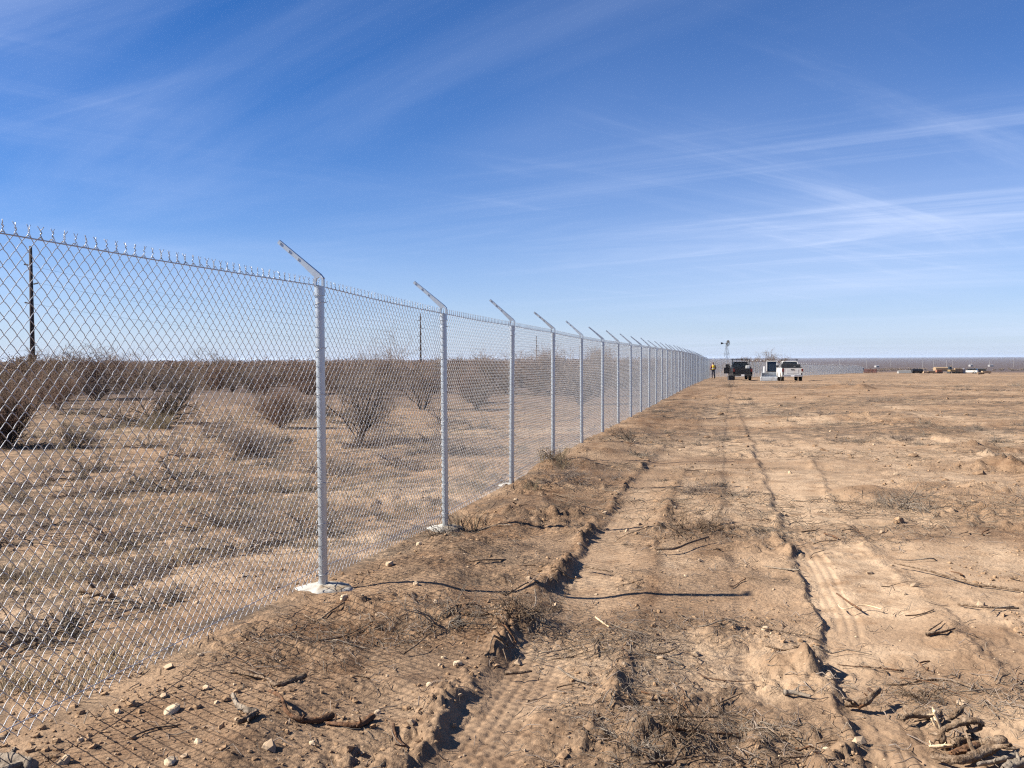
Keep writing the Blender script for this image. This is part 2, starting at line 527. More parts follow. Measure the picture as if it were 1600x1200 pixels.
# ------------------------------------------------------------------ materials
def mat(name, col, rough=.7, metal=0.0, spec=.3, noise=None, bump=None, trans=0.0):
    """noise: (scale, colour2, lo, hi) mottles the colour; bump: (scale, strength, distance)"""
    m = bpy.data.materials.new(name); m.use_nodes = True
    n, l = m.node_tree.nodes, m.node_tree.links
    b = n['Principled BSDF']
    b.inputs['Base Color'].default_value = (*col, 1)
    b.inputs['Roughness'].default_value = rough; b.inputs['Metallic'].default_value = metal
    b.inputs['Specular IOR Level'].default_value = spec
    if trans: b.inputs['Transmission Weight'].default_value = trans
    t = n.new('ShaderNodeTexCoord')
    if noise:
        nz = n.new('ShaderNodeTexNoise'); nz.inputs['Scale'].default_value = noise[0]; nz.inputs['Detail'].default_value = 5
        l.new(t.outputs['Object'], nz.inputs['Vector'])
        mr = n.new('ShaderNodeMapRange'); mr.inputs['From Min'].default_value = noise[2]; mr.inputs['From Max'].default_value = noise[3]
        l.new(nz.outputs['Fac'], mr.inputs['Value'])
        mx = n.new('ShaderNodeMix'); mx.data_type = 'RGBA'
        mx.inputs['A'].default_value = (*col, 1); mx.inputs['B'].default_value = (*noise[1], 1)
        l.new(mr.outputs[0], mx.inputs['Factor']); l.new(mx.outputs['Result'], b.inputs['Base Color'])
    if bump:
        nz = n.new('ShaderNodeTexNoise'); nz.inputs['Scale'].default_value = bump[0]; nz.inputs['Detail'].default_value = 6
        l.new(t.outputs['Object'], nz.inputs['Vector'])
        bp = n.new('ShaderNodeBump'); bp.inputs['Strength'].default_value = bump[1]; bp.inputs['Distance'].default_value = bump[2]
        l.new(nz.outputs['Fac'], bp.inputs['Height']); l.new(bp.outputs[0], b.inputs['Normal'])
    return m


M = {
    'galv': mat('galvanised', (.46, .50, .53), .36, .7, .5, (20, (.42, .455, .485), .35, .7), (60, .1, .002)),
    'wire': mat('galvanised_wire', (.42, .43, .45), .42, .7, .5),
    'concrete': mat('concrete', (.34, .325, .295), .9, 0, .2, (9, (.22, .17, .118), .48, .66), (40, .5, .008)),
    'bark': mat('dead_bark', (.105, .068, .042), .9, 0, .15, (38, (.225, .165, .115), .42, .66), (90, 1.0, .012)),
    'bark_red': mat('reddish_bark', (.13, .066, .034), .9, 0, .15, (22, (.06, .04, .03), .4, .7), (70, .9, .01)),
    'wood_pale': mat('split_wood', (.60, .47, .30), .8, 0, .2, (30, (.42, .29, .17), .4, .7), (60, .5, .006)),
    'wood_grey': mat('weathered_wood', (.22, .18, .14), .9, 0, .15, (30, (.10, .078, .058), .4, .7), (60, .9, .008)),
    'twig': mat('twig', (.17, .128, .10), .9, 0, .1, (3, (.24, .195, .16), .4, .65)),
    'twig_red': mat('brown_twig', (.21, .138, .10), .9, 0, .1, (3, (.14, .10, .078), .4, .65)),
    'twig_grey': mat('grey_twig', (.21, .175, .14), .9, 0, .1, (4, (.09, .072, .057), .4, .65)),
    'straw': mat('dry_grass', (.27, .21, .13), .85, 0, .15, (2, (.14, .115, .085), .4, .65)),
    'litter': mat('dead_litter', (.115, .09, .068), .9, 0, .1, (3, (.24, .19, .14), .4, .65)),
    'stone': mat('pale_stone', (.48, .37, .25), .9, 0, .2, (25, (.40, .29, .19), .4, .7), (80, .5, .006)),
    'clod': mat('dirt_clod', (.275, .182, .110), .95, 0, .1, (8, (.20, .126, .073), .4, .7), (90, .5, .006)),
    'clod_dark': mat('damp_clod', (.15, .095, .058), .95, 0, .1, (8, (.25, .165, .10), .4, .7), (90, .5, .006)),
    'pebble': mat('pebble', (.38, .28, .185), .9, 0, .2, (3, (.27, .195, .13), .4, .6)),
    'pole': mat('rusted_steel_pole', (.06, .042, .036), .85, 0, .2, (3, (.035, .028, .026), .4, .6)),
    'insul': mat('insulator', (.10, .09, .085), .5),
    'white': mat('dusty_white_paint', (.50, .49, .47), .4, 0, .5, (1.6, (.44, .39, .32), .5, .8)),
    'black': mat('black_paint', (.010, .010, .012), .35, 0, .4, (2.5, (.028, .024, .02), .55, .85)),
    'rubber': mat('tyre', (.025, .023, .021), .9, 0, .2, (6, (.09, .07, .05), .5, .8)),
    'glass': mat('car_glass', (.015, .018, .02), .08, 0, .6),
    'chrome': mat('chrome', (.6, .6, .6), .25, .9, .5),
    'dark': mat('dark_steel', (.03, .03, .032), .6),
    'red': mat('lamp_red', (.12, .018, .015), .35),
    'plate': mat('plate_white', (.75, .76, .78), .5),
    'ink': mat('plate_ink', (.03, .05, .16), .6),
    'bucket': mat('worn_steel', (.42, .45, .48), .5, .4, .5, (5, (.28, .26, .24), .45, .75)),
    'skin': mat('skin', (.42, .26, .19), .6),
    'vest': mat('hi_vis_vest', (.62, .42, .03), .7),
    'orange': mat('orange_paint', (.20, .085, .05), .85),
    'jacket': mat('maroon_jacket', (.16, .045, .035), .85),
    'denim': mat('dark_trousers', (.045, .045, .06), .9),
    'boots': mat('boots', (.09, .055, .03), .8),
    'hat': mat('dark_cap', (.07, .045, .03), .7),
    'net': mat('orange_barrier_net', (.50, .20, .125), .8),
    'yellow': mat('machine_yellow', (.20, .135, .055), .5, 0, .4, (2, (.25, .18, .10), .5, .8)),
    'tan': mat('tan_sheet', (.24, .17, .105), .9),
    'pipe': mat('white_pipe', (.30, .295, .28), .6),
    'tank': mat('grey_tank', (.22, .21, .22), .6),
    'crate': mat('crate_wood', (.35, .25, .16), .9),
    'steel': mat('grey_steel', (.040, .038, .037), .85, 0, .15),
    'limb': mat('black_limb', (.050, .038, .030), .9, 0, .1, (6, (.10, .08, .062), .45, .7)),
    'pale_wall': mat('pale_wall', (.27, .26, .25), .9),
}


def soil_material():
    m = bpy.data.materials.new('dirt'); m.use_nodes = True
    n, l = m.node_tree.nodes, m.node_tree.links
    b = n['Principled BSDF']; b.inputs['Roughness'].default_value = .96; b.inputs['Specular IOR Level'].default_value = .12
    t = n.new('ShaderNodeTexCoord')
    at_ = n.new('ShaderNodeAttribute'); at_.attribute_name = 'soil'
    sp = n.new('ShaderNodeSeparateColor'); l.new(at_.outputs['Color'], sp.inputs[0])

    def nz(scale, detail=6, rough=.6, dist=0.0, stretch=None):
        k = n.new('ShaderNodeTexNoise'); k.inputs['Scale'].default_value = scale; k.inputs['Detail'].default_value = detail
        k.inputs['Roughness'].default_value = rough; k.inputs['Distortion'].default_value = dist
        if stretch:
            mp = n.new('ShaderNodeMapping'); mp.inputs['Scale'].default_value = stretch
            l.new(t.outputs['Object'], mp.inputs[0]); l.new(mp.outputs[0], k.inputs['Vector'])
        else:
            l.new(t.outputs['Object'], k.inputs['Vector'])
        return k.outputs['Fac']

    def rng(v, a, b_, c=0.0, d=1.0):
        k = n.new('ShaderNodeMapRange'); k.inputs['From Min'].default_value = a; k.inputs['From Max'].default_value = b_
        k.inputs['To Min'].default_value = c; k.inputs['To Max'].default_value = d
        l.new(v, k.inputs['Value']); return k.outputs[0]

    def mth(op, a, b_, clamp=False):
        k = n.new('ShaderNodeMath'); k.operation = op; k.use_clamp = clamp
        for i, v in enumerate((a, b_)):
            if isinstance(v, (int, float)): k.inputs[i].default_value = v
            else: l.new(v, k.inputs[i])
        return k.outputs[0]

    def mix(a, b_, f):
        k = n.new('ShaderNodeMix'); k.data_type = 'RGBA'
        for s, v in (('A', a), ('B', b_)):
            if isinstance(v, tuple): k.inputs[s].default_value = (*v, 1)
            else: l.new(v, k.inputs[s])
        l.new(f, k.inputs['Factor']); return k.outputs['Result']

    sm = n.new('ShaderNodeAttribute'); sm.attribute_name = 'smoothness'
    at_a = n.new('ShaderNodeAttribute'); at_a.attribute_name = 'litter'
    c = mix((.194, .120, .070), (.300, .203, .128), rng(nz(1.6, 10, .70), .36, .64))
    c = mix(c, (.372, .268, .178), mth('MULTIPLY', sp.outputs[0], rng(nz(4, 10, .72), .36, .56)))
    c = mix(c, (.116, .065, .036), mth('MULTIPLY', sp.outputs[1], rng(nz(4, 10, .75), .34, .56)))
    grit = mth('SUBTRACT', 1.0, mth('MULTIPLY', sm.outputs['Fac'], .75))
    c = mix(c, (.100, .066, .042), mth('MULTIPLY', grit, rng(nz(11, 10, .80), .53, .66, 0, .8)))
    c = mix(c, (.075, .056, .041), mth('MULTIPLY', at_a.outputs['Fac'], rng(nz(2.6, 12, .80, .6), .44, .56, 0, .92)))
    c = mix(c, (.42, .32, .22), mth('MULTIPLY', grit, rng(nz(70, 4, .65), .62, .72, 0, .7)))
    c = mix(c, (.072, .054, .050), mth('MULTIPLY', sp.outputs[2], rng(nz(.09, 9, .75), .22, .42)))
    l.new(c, b.inputs['Base Color'])
    def vor(scale):
        k = n.new('ShaderNodeTexVoronoi'); k.inputs['Scale'].default_value = scale
        if 'Detail' in k.inputs: k.inputs['Detail'].default_value = 1.0
        l.new(t.outputs['Object'], k.inputs['Vector']); return k.outputs['Distance']
    h = mth('MULTIPLY', nz(9, 12, .70), 1.3)
    h = mth('ADD', h, mth('MULTIPLY', nz(60, 8, .72), .30))
    h = mth('SUBTRACT', h, mth('MULTIPLY', vor(30), .30))
    h = mth('MULTIPLY', h, grit)
    bp = n.new('ShaderNodeBump'); bp.inputs['Strength'].default_value = .85; bp.inputs['Distance'].default_value = .030
    l.new(h, bp.inputs['Height']); l.new(bp.outputs[0], b.inputs['Normal'])
    return m


M['soil'] = soil_material()

# ------------------------------------------------------------------ the ground, one sheet out to the horizon
ang_in = np.linspace(-R(34), R(34), 680)
ang_out = np.linspace(R(34), R(326), 118)[1:-1]
ang = np.concatenate([ang_in, ang_out])
rad = np.concatenate([np.array([.25, .6, 1.0, 1.4, 1.8, 2.2, 2.5, 2.8]), np.exp(np.arange(math.log(3.0), math.log(15), .0045)),
                      np.exp(np.arange(math.log(15), math.log(150), .0086)), np.exp(np.linspace(math.log(150), math.log(21000), 110))])
AA, RR = np.meshgrid(ang, rad)
GX = np.sin(AA) * RR; GY = np.cos(AA) * RR
gz, smooth_m, pale_m, brown_m, scrub_m, litter_m = ground(GX.ravel(), GY.ravel(), True)
gv = np.stack([GX.ravel(), GY.ravel(), gz], 1)
nr, na = GX.shape
ii = np.arange(nr * na).reshape(nr, na)
a0 = ii[:-1]; b0 = ii[1:]
gf = np.stack([a0, b0, np.roll(b0, -1, 1), np.roll(a0, -1, 1)], -1).reshape(-1, 4)[:, ::-1]
gme = quads_mesh('ground', np.concatenate([gv, [[0, 0, float(base_z(0, .01))]]]), gf, M['soil'])
ca = gme.color_attributes.new('soil', 'FLOAT_COLOR', 'POINT')
cc = np.zeros((len(gv) + 1, 4), np.float32); cc[:-1, 0] = pale_m; cc[:-1, 1] = brown_m; cc[:-1, 2] = scrub_m; cc[:, 3] = 1
ca.data.foreach_set('color', cc.ravel())
la = gme.attributes.new('litter', 'FLOAT', 'POINT')
la.data.foreach_set('value', np.concatenate([litter_m, [0]]).astype(np.float32))
sa = gme.attributes.new('smoothness', 'FLOAT', 'POINT')
sa.data.foreach_set('value', np.concatenate([smooth_m, [0]]).astype(np.float32))
tag(link('ground', gme), kind='structure')


def gz1(x, y): return float(ground(np.array([x]), np.array([y]))[0])


# ------------------------------------------------------------------ the chain-link fence
WR = 0.0022       # wire radius


def top_z(n): return float(np.interp(n, _tn, _tz))


def weave(length, height, near, WR=WR):
    """woven wire for one bay: x along the fence, z up, y across; barbs stand above the top edge"""
    a = 0.0362; c = 0.0362
    nw = int(round(length / a)); a = length / nw
    nrow = int(height / c)
    ztop = height
    g = Geo()
    rows = np.arange(nrow + 1)
    ws = []
    e = 0.0042
    per = []
    for par in (0, 1):
        # wire type by parity: where it touches its left neighbour
        xs = np.where((rows % 2) == par, 0.0, a)
        pts = []
        for j in range(nrow + 1):
            z = ztop - j * c
            left = xs[j] == 0
            ex = -0.0022 if left else a + 0.0022
            pts.append((ex, 0.0, z))
            if near and j < nrow:
                going = 1 if left else -1
                for f in (.14, .5, .86):
                    bx = (f if left else 1 - f) * a
                    pts.append((bx, -e * going * math.sin(math.pi * min(1, max(0, f))) ** .5, z - f * c))
            elif not near:
                pts[-1] = (ex, 0.0, z)
        per.append(np.array(pts))
    for par in (0, 1):
        idx = np.arange(par, nw, 2)
        P = per[par][None] + np.stack([idx * a, idx * 0, idx * 0], 1)[:, None, :]
        if near:
            X_, Z_ = P[..., 0].copy(), P[..., 2].copy()
            P[..., 0] += .0045 * vnoise(X_ * 2.2, Z_ * 2.2, 31) + .002 * vnoise(X_ * 9, Z_ * 9, 32)
            P[..., 2] += .0035 * vnoise(X_ * 2.7, Z_ * 2.0, 33) + .002 * vnoise(X_ * 9, Z_ * 9, 34)
            P[..., 1] += .014 * vnoise(X_ * 1.1, Z_ * 1.1, 35) * np.clip((length - X_) * X_ * 1.2, 0, 1)
            P = P + RNG.normal(0, .0006, P.shape)
        V, F = tubes(P, np.full(P.shape[:2], WR), 4 if near else 3, caps=False, refv=(0, 1, 0))
        g.add(V, F)
    # barbs: each pair of ends is twisted once and forked
    bx = np.arange(0, nw, 2) * a
    segs = []
    for s in (-1, 1):
        if near:
            ks = np.linspace(0, 1, 7)
            P = np.zeros((len(bx), 10, 3)); rad_ = np.full((len(bx), 10), WR * .85)
            tilt = RNG.normal(0, .003, len(bx)); ph = RNG.uniform(0, 6.28, len(bx))
            P[:, 0] = np.stack([bx + s * .016, bx * 0, bx * 0 + ztop - .014], 1)
            for q, k in enumerate(ks):
                P[:, 1 + q] = np.stack([bx + tilt * k + .0036 * np.cos(ph + k * 8 + (s > 0) * math.pi), .0036 * np.sin(ph + k * 8 + (s > 0) * math.pi), bx * 0 + ztop + .004 + k * .024], 1)
            sp = RNG.uniform(.7, 1.25, len(bx)); yaw = RNG.normal(0, .45, len(bx))
            P[:, 8] = np.stack([bx + tilt + s * .006 * sp * np.cos(yaw), s * .006 * np.sin(yaw), bx * 0 + ztop + .034], 1)
            P[:, 9] = np.stack([bx + tilt + s * .014 * sp * np.cos(yaw), s * .014 * np.sin(yaw), bx * 0 + ztop + .045], 1)
            V, F = tubes(P, rad_, 4)
        else:
            P = np.zeros((len(bx), 3, 3))
            P[:, 0] = np.stack([bx + s * .016, bx * 0, bx * 0 + ztop - .014], 1)
            P[:, 1] = np.stack([bx, bx * 0, bx * 0 + ztop + .026], 1)
            P[:, 2] = np.stack([bx + s * .013, bx * 0, bx * 0 + ztop + .045], 1)
            V, F = tubes(P, np.full((len(bx), 3), WR), 3, caps=False, refv=(0, 1, 0))
        g.add(V, F)
    return g


fence = empty('chain_link_fence', (*post_xy(1), 0.0), 0)
tag(fence, 'new galvanised chain-link fence running away beside the graded dirt strip', 'fence')
FYAW = math.atan2(FU[1], FU[0])


def to_fence(v): return (v[0] - fence.location.x, v[1] - fence.location.y, v[2] - fence.location.z)


def post_geo(h):
    g = Geo(); m = 20
    zs = [-.25, 0.0, .4, h * .5, h - .4, h]
    V, F = tubes(np.array([[(0, 0, z) for z in zs]]), np.full((1, len(zs)), .0325), m)
    g.add(V, F)
    return g.mesh('fence_post', M['galv'])


def tie_geo():
    """a wire tie that holds the fabric to the post"""
    g = Geo(); sl = .012
    th = np.linspace(-2.7, 2.7, 13)
    P = np.stack([.0352 * np.sin(th), -.0352 * np.cos(th), sl * np.sin(th)], 1)
    P = np.concatenate([[[-.03, .05, -sl]], P, [[.04, .046, sl + .006]]])
    V, F = tubes(P[None], np.full((1, len(P)), .0021), 4); g.add(V, F)
    return g.mesh('tie_wire', M['wire'])


tie_me = tie_geo()


def arm_geo():
    """barb arm: sleeve over the post top, eye for the top wire, tapered blade leaning outwards. Local: -x is outwards, z up from the post top."""
    mb = MB(); T = .011
    # sleeve: stepped ring
    mb.cyl((0, 0, -.058), (0, 0, .004), .0375, .0375, 20)
    mb.cyl((0, 0, -.064), (0, 0, -.055), .0398, .0398, 20)
    # eye: outer strut, inner strut (curving into the blade)
    def poly(pts, y0, y1):
        n = len(pts); v = [(x, y0, z) for x, z in pts] + [(x, y1, z) for x, z in pts]
        mb._add(v, [tuple(range(n)), tuple(range(n, 2 * n))[::-1]] + [(i, n + i, n + (i + 1) % n, (i + 1) % n) for i in range(n)])
    poly([(-.037, .004), (-.021, .004), (-.024, .040), (-.020, .060), (-.037, .075)], -T, T)
    poly([(.020, .004), (.037, .004), (.0375, .045), (.036, .056), (.022, .050)], -T, T)
    poly([(.022, .050), (.036, .056), (.028, .070), (.012, .085), (.0, .070), (.012, .066)], -T, T)
    poly([(-.037, .075), (-.020, .060), (.0, .070), (.012, .085), (-.030, .119), (-.060, .094)], -T, T)
    # blade
    poly([(-.060, .094), (-.030, .119), (-.160, .226), (-.176, .206)], -T * .8, T * .8)
    poly([(-.176, .206), (-.160, .226), (-.310, .349), (-.322, .341), (-.322, .330)], -T * .7, T * .7)
    # folded rim along the upper edge
    for p, q in (((.034, .058), (.012, .087)), ((.012, .087), (-.310, .352))):
        dx, dz = q[0] - p[0], q[1] - p[1]; L = math.hypot(dx, dz); nx, nz = dz / L * -.004, dx / L * .004
        w = .017
        v = [(p[0], -w, p[1]), (p[0], w, p[1]), (q[0], w * .75, q[1]), (q[0], -w * .75, q[1])]
        v += [(a - abs(nx) * -1 * (1), b, c + .004) for a, b, c in v]
        mb._add(v, [(0, 1, 2, 3), (7, 6, 5, 4), (0, 4, 5, 1), (1, 5, 6, 2), (2, 6, 7, 3), (3, 7, 4, 0)])
    # slots for the barbed wire
    for f in (.42, .68, .93):
        cx_, cz_ = -.045 + f * -.275, .106 + f * .236
        mb.box(cx_ - .006, cx_ + .006, -.014, .014, cz_ - .004, cz_ + .010)
    return mb


arm_me = None
YAWP = math.atan2(-FU[0], FU[1])   # turns local -x outwards across the fence
posts = [-1.0 + .62] + list(range(1, 37))
post_pts = []
pme_cache = {}
for n in posts:
    x, y = post_xy(n); zb = float(base_z(x, y)); zt = top_z(n)
    h = zt - zb
    key = round(h, 2)
    if key not in pme_cache:
        pme_cache[key] = post_geo(h - .03)
    tilt = (random.gauss(0, .005), random.gauss(0, .005), YAWP)
    p = link('fence_post', pme_cache[key], fence, to_fence((x, y, zb)), tilt)
    for q in range(7 if n <= 12 else 0):
        link('tie_wire', tie_me, p, (0, 0, .14 + q * (h - .30) / 6 + random.uniform(-.03, .03)), (random.gauss(0, .25), random.gauss(0, .3), random.gauss(0, .15)))
    if arm_me is None:
        a_o = arm_geo().build('barb_arm', M['galv'], p, (0, 0, h - .03), smooth=False)
        arm_me = a_o.data
    else:
        link('barb_arm', arm_me, p, (0, 0, h - .03), (random.gauss(0, .012), random.gauss(0, .025), random.gauss(0, .06)))
    post_pts.append((n, x, y, zb, zt))
    if n in (1, 2, 3):
        # concrete collar: an irregular, slightly domed pad with broken edges
        rings = [(0.03, .036), (.07, .034), (.115, .024), (.15, .014), (.172, -.006), (.182, -.08)]
        m = 26; V = []; F = []
        ph = RNG.uniform(0, 9)
        for k, (rr_, zz) in enumerate(rings):
            for i in range(m):
                a = 2 * math.pi * i / m
                w = 1 + .20 * math.sin(a * 2 + ph) + .10 * math.sin(a * 5 + ph * 2) + .05 * math.sin(a * 9 + ph * 3) + RNG.normal(0, .035)
                V.append((rr_ * w * 1.12, rr_ * w * .96, zz + RNG.normal(0, .003) + .010 * math.sin(a + ph) * (rr_ / .2)))
                V[-1] = (V[-1][0] * math.cos(a), V[-1][1] * math.sin(a), V[-1][2])
        for k in range(len(rings) - 1):
            for i in range(m):
                j = (i + 1) % m
                F.append((k * m + i, (k + 1) * m + i, (k + 1) * m + j, k * m + j))
        link('concrete_collar', quads_mesh('concrete_collar', np.array(V), np.array(F), M['concrete']), p, (0, 0, .004), (0, 0, 0))

# woven fabric, one panel per bay: it hangs on the outer side of the posts
OUT = np.array((-FU[1], FU[0])) * .036
shared_weave = None
for (n0, x0, y0, zb0, zt0), (n1, x1, y1, zb1, zt1) in zip(post_pts[:-1], post_pts[1:]):
    L = math.hypot(x1 - x0, y1 - y0); slope = math.atan2(zt1 - zt0, L)
    Ls = math.hypot(L, zt1 - zt0)
    near = n0 < 2
    if near:
        hgt = max(zt0 - zb0, zt1 - zb1) - .06
        me = weave(Ls, hgt, True).mesh('chain_link_mesh', M['wire'])
    else:
        if shared_weave is None:
            shared_weave = weave(SP, 2.16, False).mesh('chain_link_mesh', M['wire'])
        me = shared_weave; hgt = 2.16
    o = link('chain_link_mesh', me, fence, to_fence((x0 + OUT[0], y0 + OUT[1], zt0 - hgt - .012)), Euler((0, -slope, FYAW), 'XYZ'))
    o['kind'] = 'stuff'
# tension wires
def wire_line(dz, foot, rad_):
    P = []
    for i in range(len(post_pts) - 1):
        n0, x0, y0, zb0, zt0 = post_pts[i]; n1, x1, y1, zb1, zt1 = post_pts[i + 1]
        for f in (0, .25, .5, .75):
            z0, z1 = (zb0 + dz, zb1 + dz) if foot else (zt0 + dz, zt1 + dz)
            P.append((x0 + (x1 - x0) * f + OUT[0] * (.9 if foot else .15), y0 + (y1 - y0) * f + OUT[1] * (.9 if foot else .15), z0 + (z1 - z0) * f - .012 * math.sin(math.pi * f)))
    P = np.array([to_fence(p) for p in P])
    V, F = tubes(P[None], np.full((1, len(P)), rad_), 6); g = Geo(); g.add(V, F)
    return link('tension_wire', g.mesh('tension_wire', M['wire']), fence)


wire_line(-.022, False, .0031)
wire_line(.15, True, .0024)

# ------------------------------------------------------------------ the far run of the fence, beyond the vehicles
cx0, cy0 = post_xy(36)
far_dir = np.array((97.0, 206.0)); far_dir /= np.linalg.norm(far_dir)
ffence = empty('chain_link_fence', (cx0, cy0, float(base_z(cx0, cy0))))
tag(ffence, 'far run of chain-link fence turning off behind the parked trucks, thin as haze', 'fence')
fy = math.atan2(far_dir[1], far_dir[0])
fpost_me = None; fweave = None; farm_me = None
NF = 70
for k in range(NF + 1):
    x, y = cx0 + far_dir[0] * 3.05 * k, cy0 + far_dir[1] * 3.05 * k
    z = float(base_z(x, y))
    rel = (x - cx0, y - cy0, z - ffence.location.z)
    if k:
        if fpost_me is None:
            g = Geo(); V, F = tubes(np.array([[(0, 0, -.3), (0, 0, 1), (0, 0, 2.15)]]), np.full((1, 3), .032), 8); g.add(V, F)
            V, F = tubes(np.array([[(0, 0, 2.14), (-.1, .05, 2.25), (-.28, .14, 2.42)]]), np.full((1, 3), .018), 4); g.add(V, F)
            fpost_me = g.mesh('fence_post', M['galv'])
        link('fence_post', fpost_me, ffence, rel)
    if k < NF:
        xn, yn = x + far_dir[0] * 3.05, y + far_dir[1] * 3.05
        sl = math.atan2(float(base_z(xn, yn)) - z, 3.05)
        if fweave is None:
            fweave = weave(3.05, 2.13, False, .0032).mesh('chain_link_mesh', M['wire'])
        o = link('chain_link_mesh', fweave, ffence, (rel[0], rel[1], rel[2]), (0, -sl, fy)); o['kind'] = 'stuff'
# orange plastic barrier at its end
xe, ye = cx0 + far_dir[0] * 3.05 * NF, cy0 + far_dir[1] * 3.05 * NF
ob = empty('barrier_fence', (xe, ye, float(base_z(xe, ye))))
tag(ob, 'short orange plastic barrier fence at the far end of the fence', 'barrier')
for k in range(4):
    MB().cyl((k * 1.6 + .3, k * .5, -.2), (k * 1.6 + .3, k * .5, 1.45), .035, m=6).build('stake', M['dark'], ob)
g = Geo()
Pn = []
for zz in np.linspace(.15, 1.3, 9):
    Pn.append([(.3 + q * .48, q * .15, zz + .03 * math.sin(q * 1.3)) for q in range(11)])
V, F = tubes(np.array(Pn), np.full((9, 11), .036), 4); g.add(V, F)
Pv = []
for q in range(31):
    Pv.append([(.3 + q * .16, q * .05, .12 + w * .3 + .03 * math.sin(q * .43)) for w in range(5)])
V, F = tubes(np.array(Pv), np.full((31, 5), .03), 4); g.add(V, F)
link('barrier_net', g.mesh('barrier_net', M['net']), ob)['kind'] = 'stuff'


# ------------------------------------------------------------------ plants
def grow(rng, stems, height, spread, levels, kids, r0, upright=.6, crook=.35, droop=0.0, tip=.0022):
    """a bare woody plant as a list of straight twig segments (p, q, r_p, r_q, level)"""
    segs = []

    def shoot(p, d, L, r, lev):
        n = 4 if lev == 0 else 3
        for i in range(n):
            d2 = d + rng.normal(0, crook / n ** .5, 3); d2[2] += (upright * .10) - droop * .2
            d2 /= np.linalg.norm(d2)
            q = p + d2 * (L / n)
            r1 = max(tip, r * (1 - .75 * (i + 1) / n) if lev == levels else r * (1 - .45 * (i + 1) / n))
            rs = max(tip, r * (1 - .75 * i / n) if lev == levels else r * (1 - .45 * i / n))
            if q[2] < .01: q[2] = .01 + abs(rng.normal(0, .02))
            segs.append((p, q, rs, r1, lev))
            if lev < levels:
                for _ in range(kids[lev] if i else max(0, kids[lev] - 1)):
                    a = rng.normal(0, 1, 3); a -= a.dot(d2) * d2; a /= np.linalg.norm(a) + 1e-9
                    nd = d2 * rng.uniform(.35, .8) + a * rng.uniform(.5, 1.0); nd[2] += upright * .35; nd /= np.linalg.norm(nd)
                    shoot(p + (q - p) * rng.uniform(.3, 1), nd, L * rng.uniform(.4, .68), r1 * .62, lev + 1)
            p, d = q, d2

    for s in range(stems):
        az = rng.uniform(0, 2 * math.pi); out = rng.uniform(.15, 1.0) * spread
        d = np.array((math.cos(az) * out, math.sin(az) * out, height)); L = np.linalg.norm(d) * rng.uniform(.55, .85)
        p = np.array((math.cos(az), math.sin(az), 0)) * rng.uniform(0, .10); p[2] = -.03
        shoot(p, d / np.linalg.norm(d), L, r0 * rng.uniform(.6, 1.1), 0)
    return segs


def seg_mesh(name, segs, material, m=3, thick=1.0):
    P = np.array([(s[0], s[1]) for s in segs]); Rr = np.array([(s[2], s[3]) for s in segs]) * thick
    V, F = tubes(P, Rr, m, caps=False)
    return quads_mesh(name, V, F, material)


brng = np.random.default_rng(5)
# --- bushes that the photograph shows singly behind the fence
def bush(px, py, label, height, spread, stems, kids, r0, upright, mats, crook=.35, droop=0.0, levels=3, thick=1.0, seed=1, rz=0):
    p = at(px, py)
    sg = grow(np.random.default_rng(seed), stems, height, spread, levels, kids, r0, upright, crook, droop)
    z = gz1(p[0], p[1])
    root = link('thorn_bush', seg_mesh('thorn_bush', [s for s in sg if s[4] <= 1], M[mats[0]], 5, thick), None, (p[0], p[1], z), (0, 0, rz))
    link('twigs', seg_mesh('twigs', [s for s in sg if s[4] > 1], M[mats[1]], 3, thick), root)
    tag(root, label, 'bush')
    return root


bush(8, 700, 'dense brown bush at the left edge behind the mesh, tallest beside the tall steel pole', 1.15, 1.2, 15, (3, 2, 2), .022, .5, ('limb', 'twig_red'), seed=2)
bush(245, 662, 'low sprawling black-limbed bush with dry grass at its foot', .70, 1.9, 12, (2, 2, 2), .036, .25, ('limb', 'limb'), droop=.12, seed=3)
bush(562, 690, 'V-shaped dark dense bush just right of the first post', 1.50, .85, 11, (2, 2, 2), .022, .55, ('limb', 'twig'), seed=4, crook=.45)
bush(440, 668, 'spindly reddish bush left of the first post', .95, .8, 12, (3, 3, 1), .014, .5, ('twig_red', 'twig_red'), seed=5)
bush(660, 640, 'open leafless bush just left of the second post, twigs forking from its base', 1.55, 1.0, 9, (2, 2, 2), .020, .5, ('limb', 'twig'), seed=6)
bush(120, 700, 'low grey bush in front of the sprawling black-limbed bush', .45, .55, 14, (2, 2, 1), .009, .5, ('twig_grey', 'twig_grey'), seed=7, levels=3)
bush(400, 712, 'low matted dark bush left of the first post, nearest to it on the bare soil', .35, .8, 16, (2, 2, 2), .010, .3, ('twig', 'twig'), seed=8, droop=.1)
bush(90, 640, 'upright rusty bush behind the low grey bush', 1.2, .9, 12, (3, 2, 1), .016, .5, ('twig_red', 'twig_red'), seed=9)
bush(745, 640, 'rounded grey bush just right of the second post', .9, .8, 10, (2, 2, 2), .014, .5, ('twig_grey', 'twig'), seed=10)

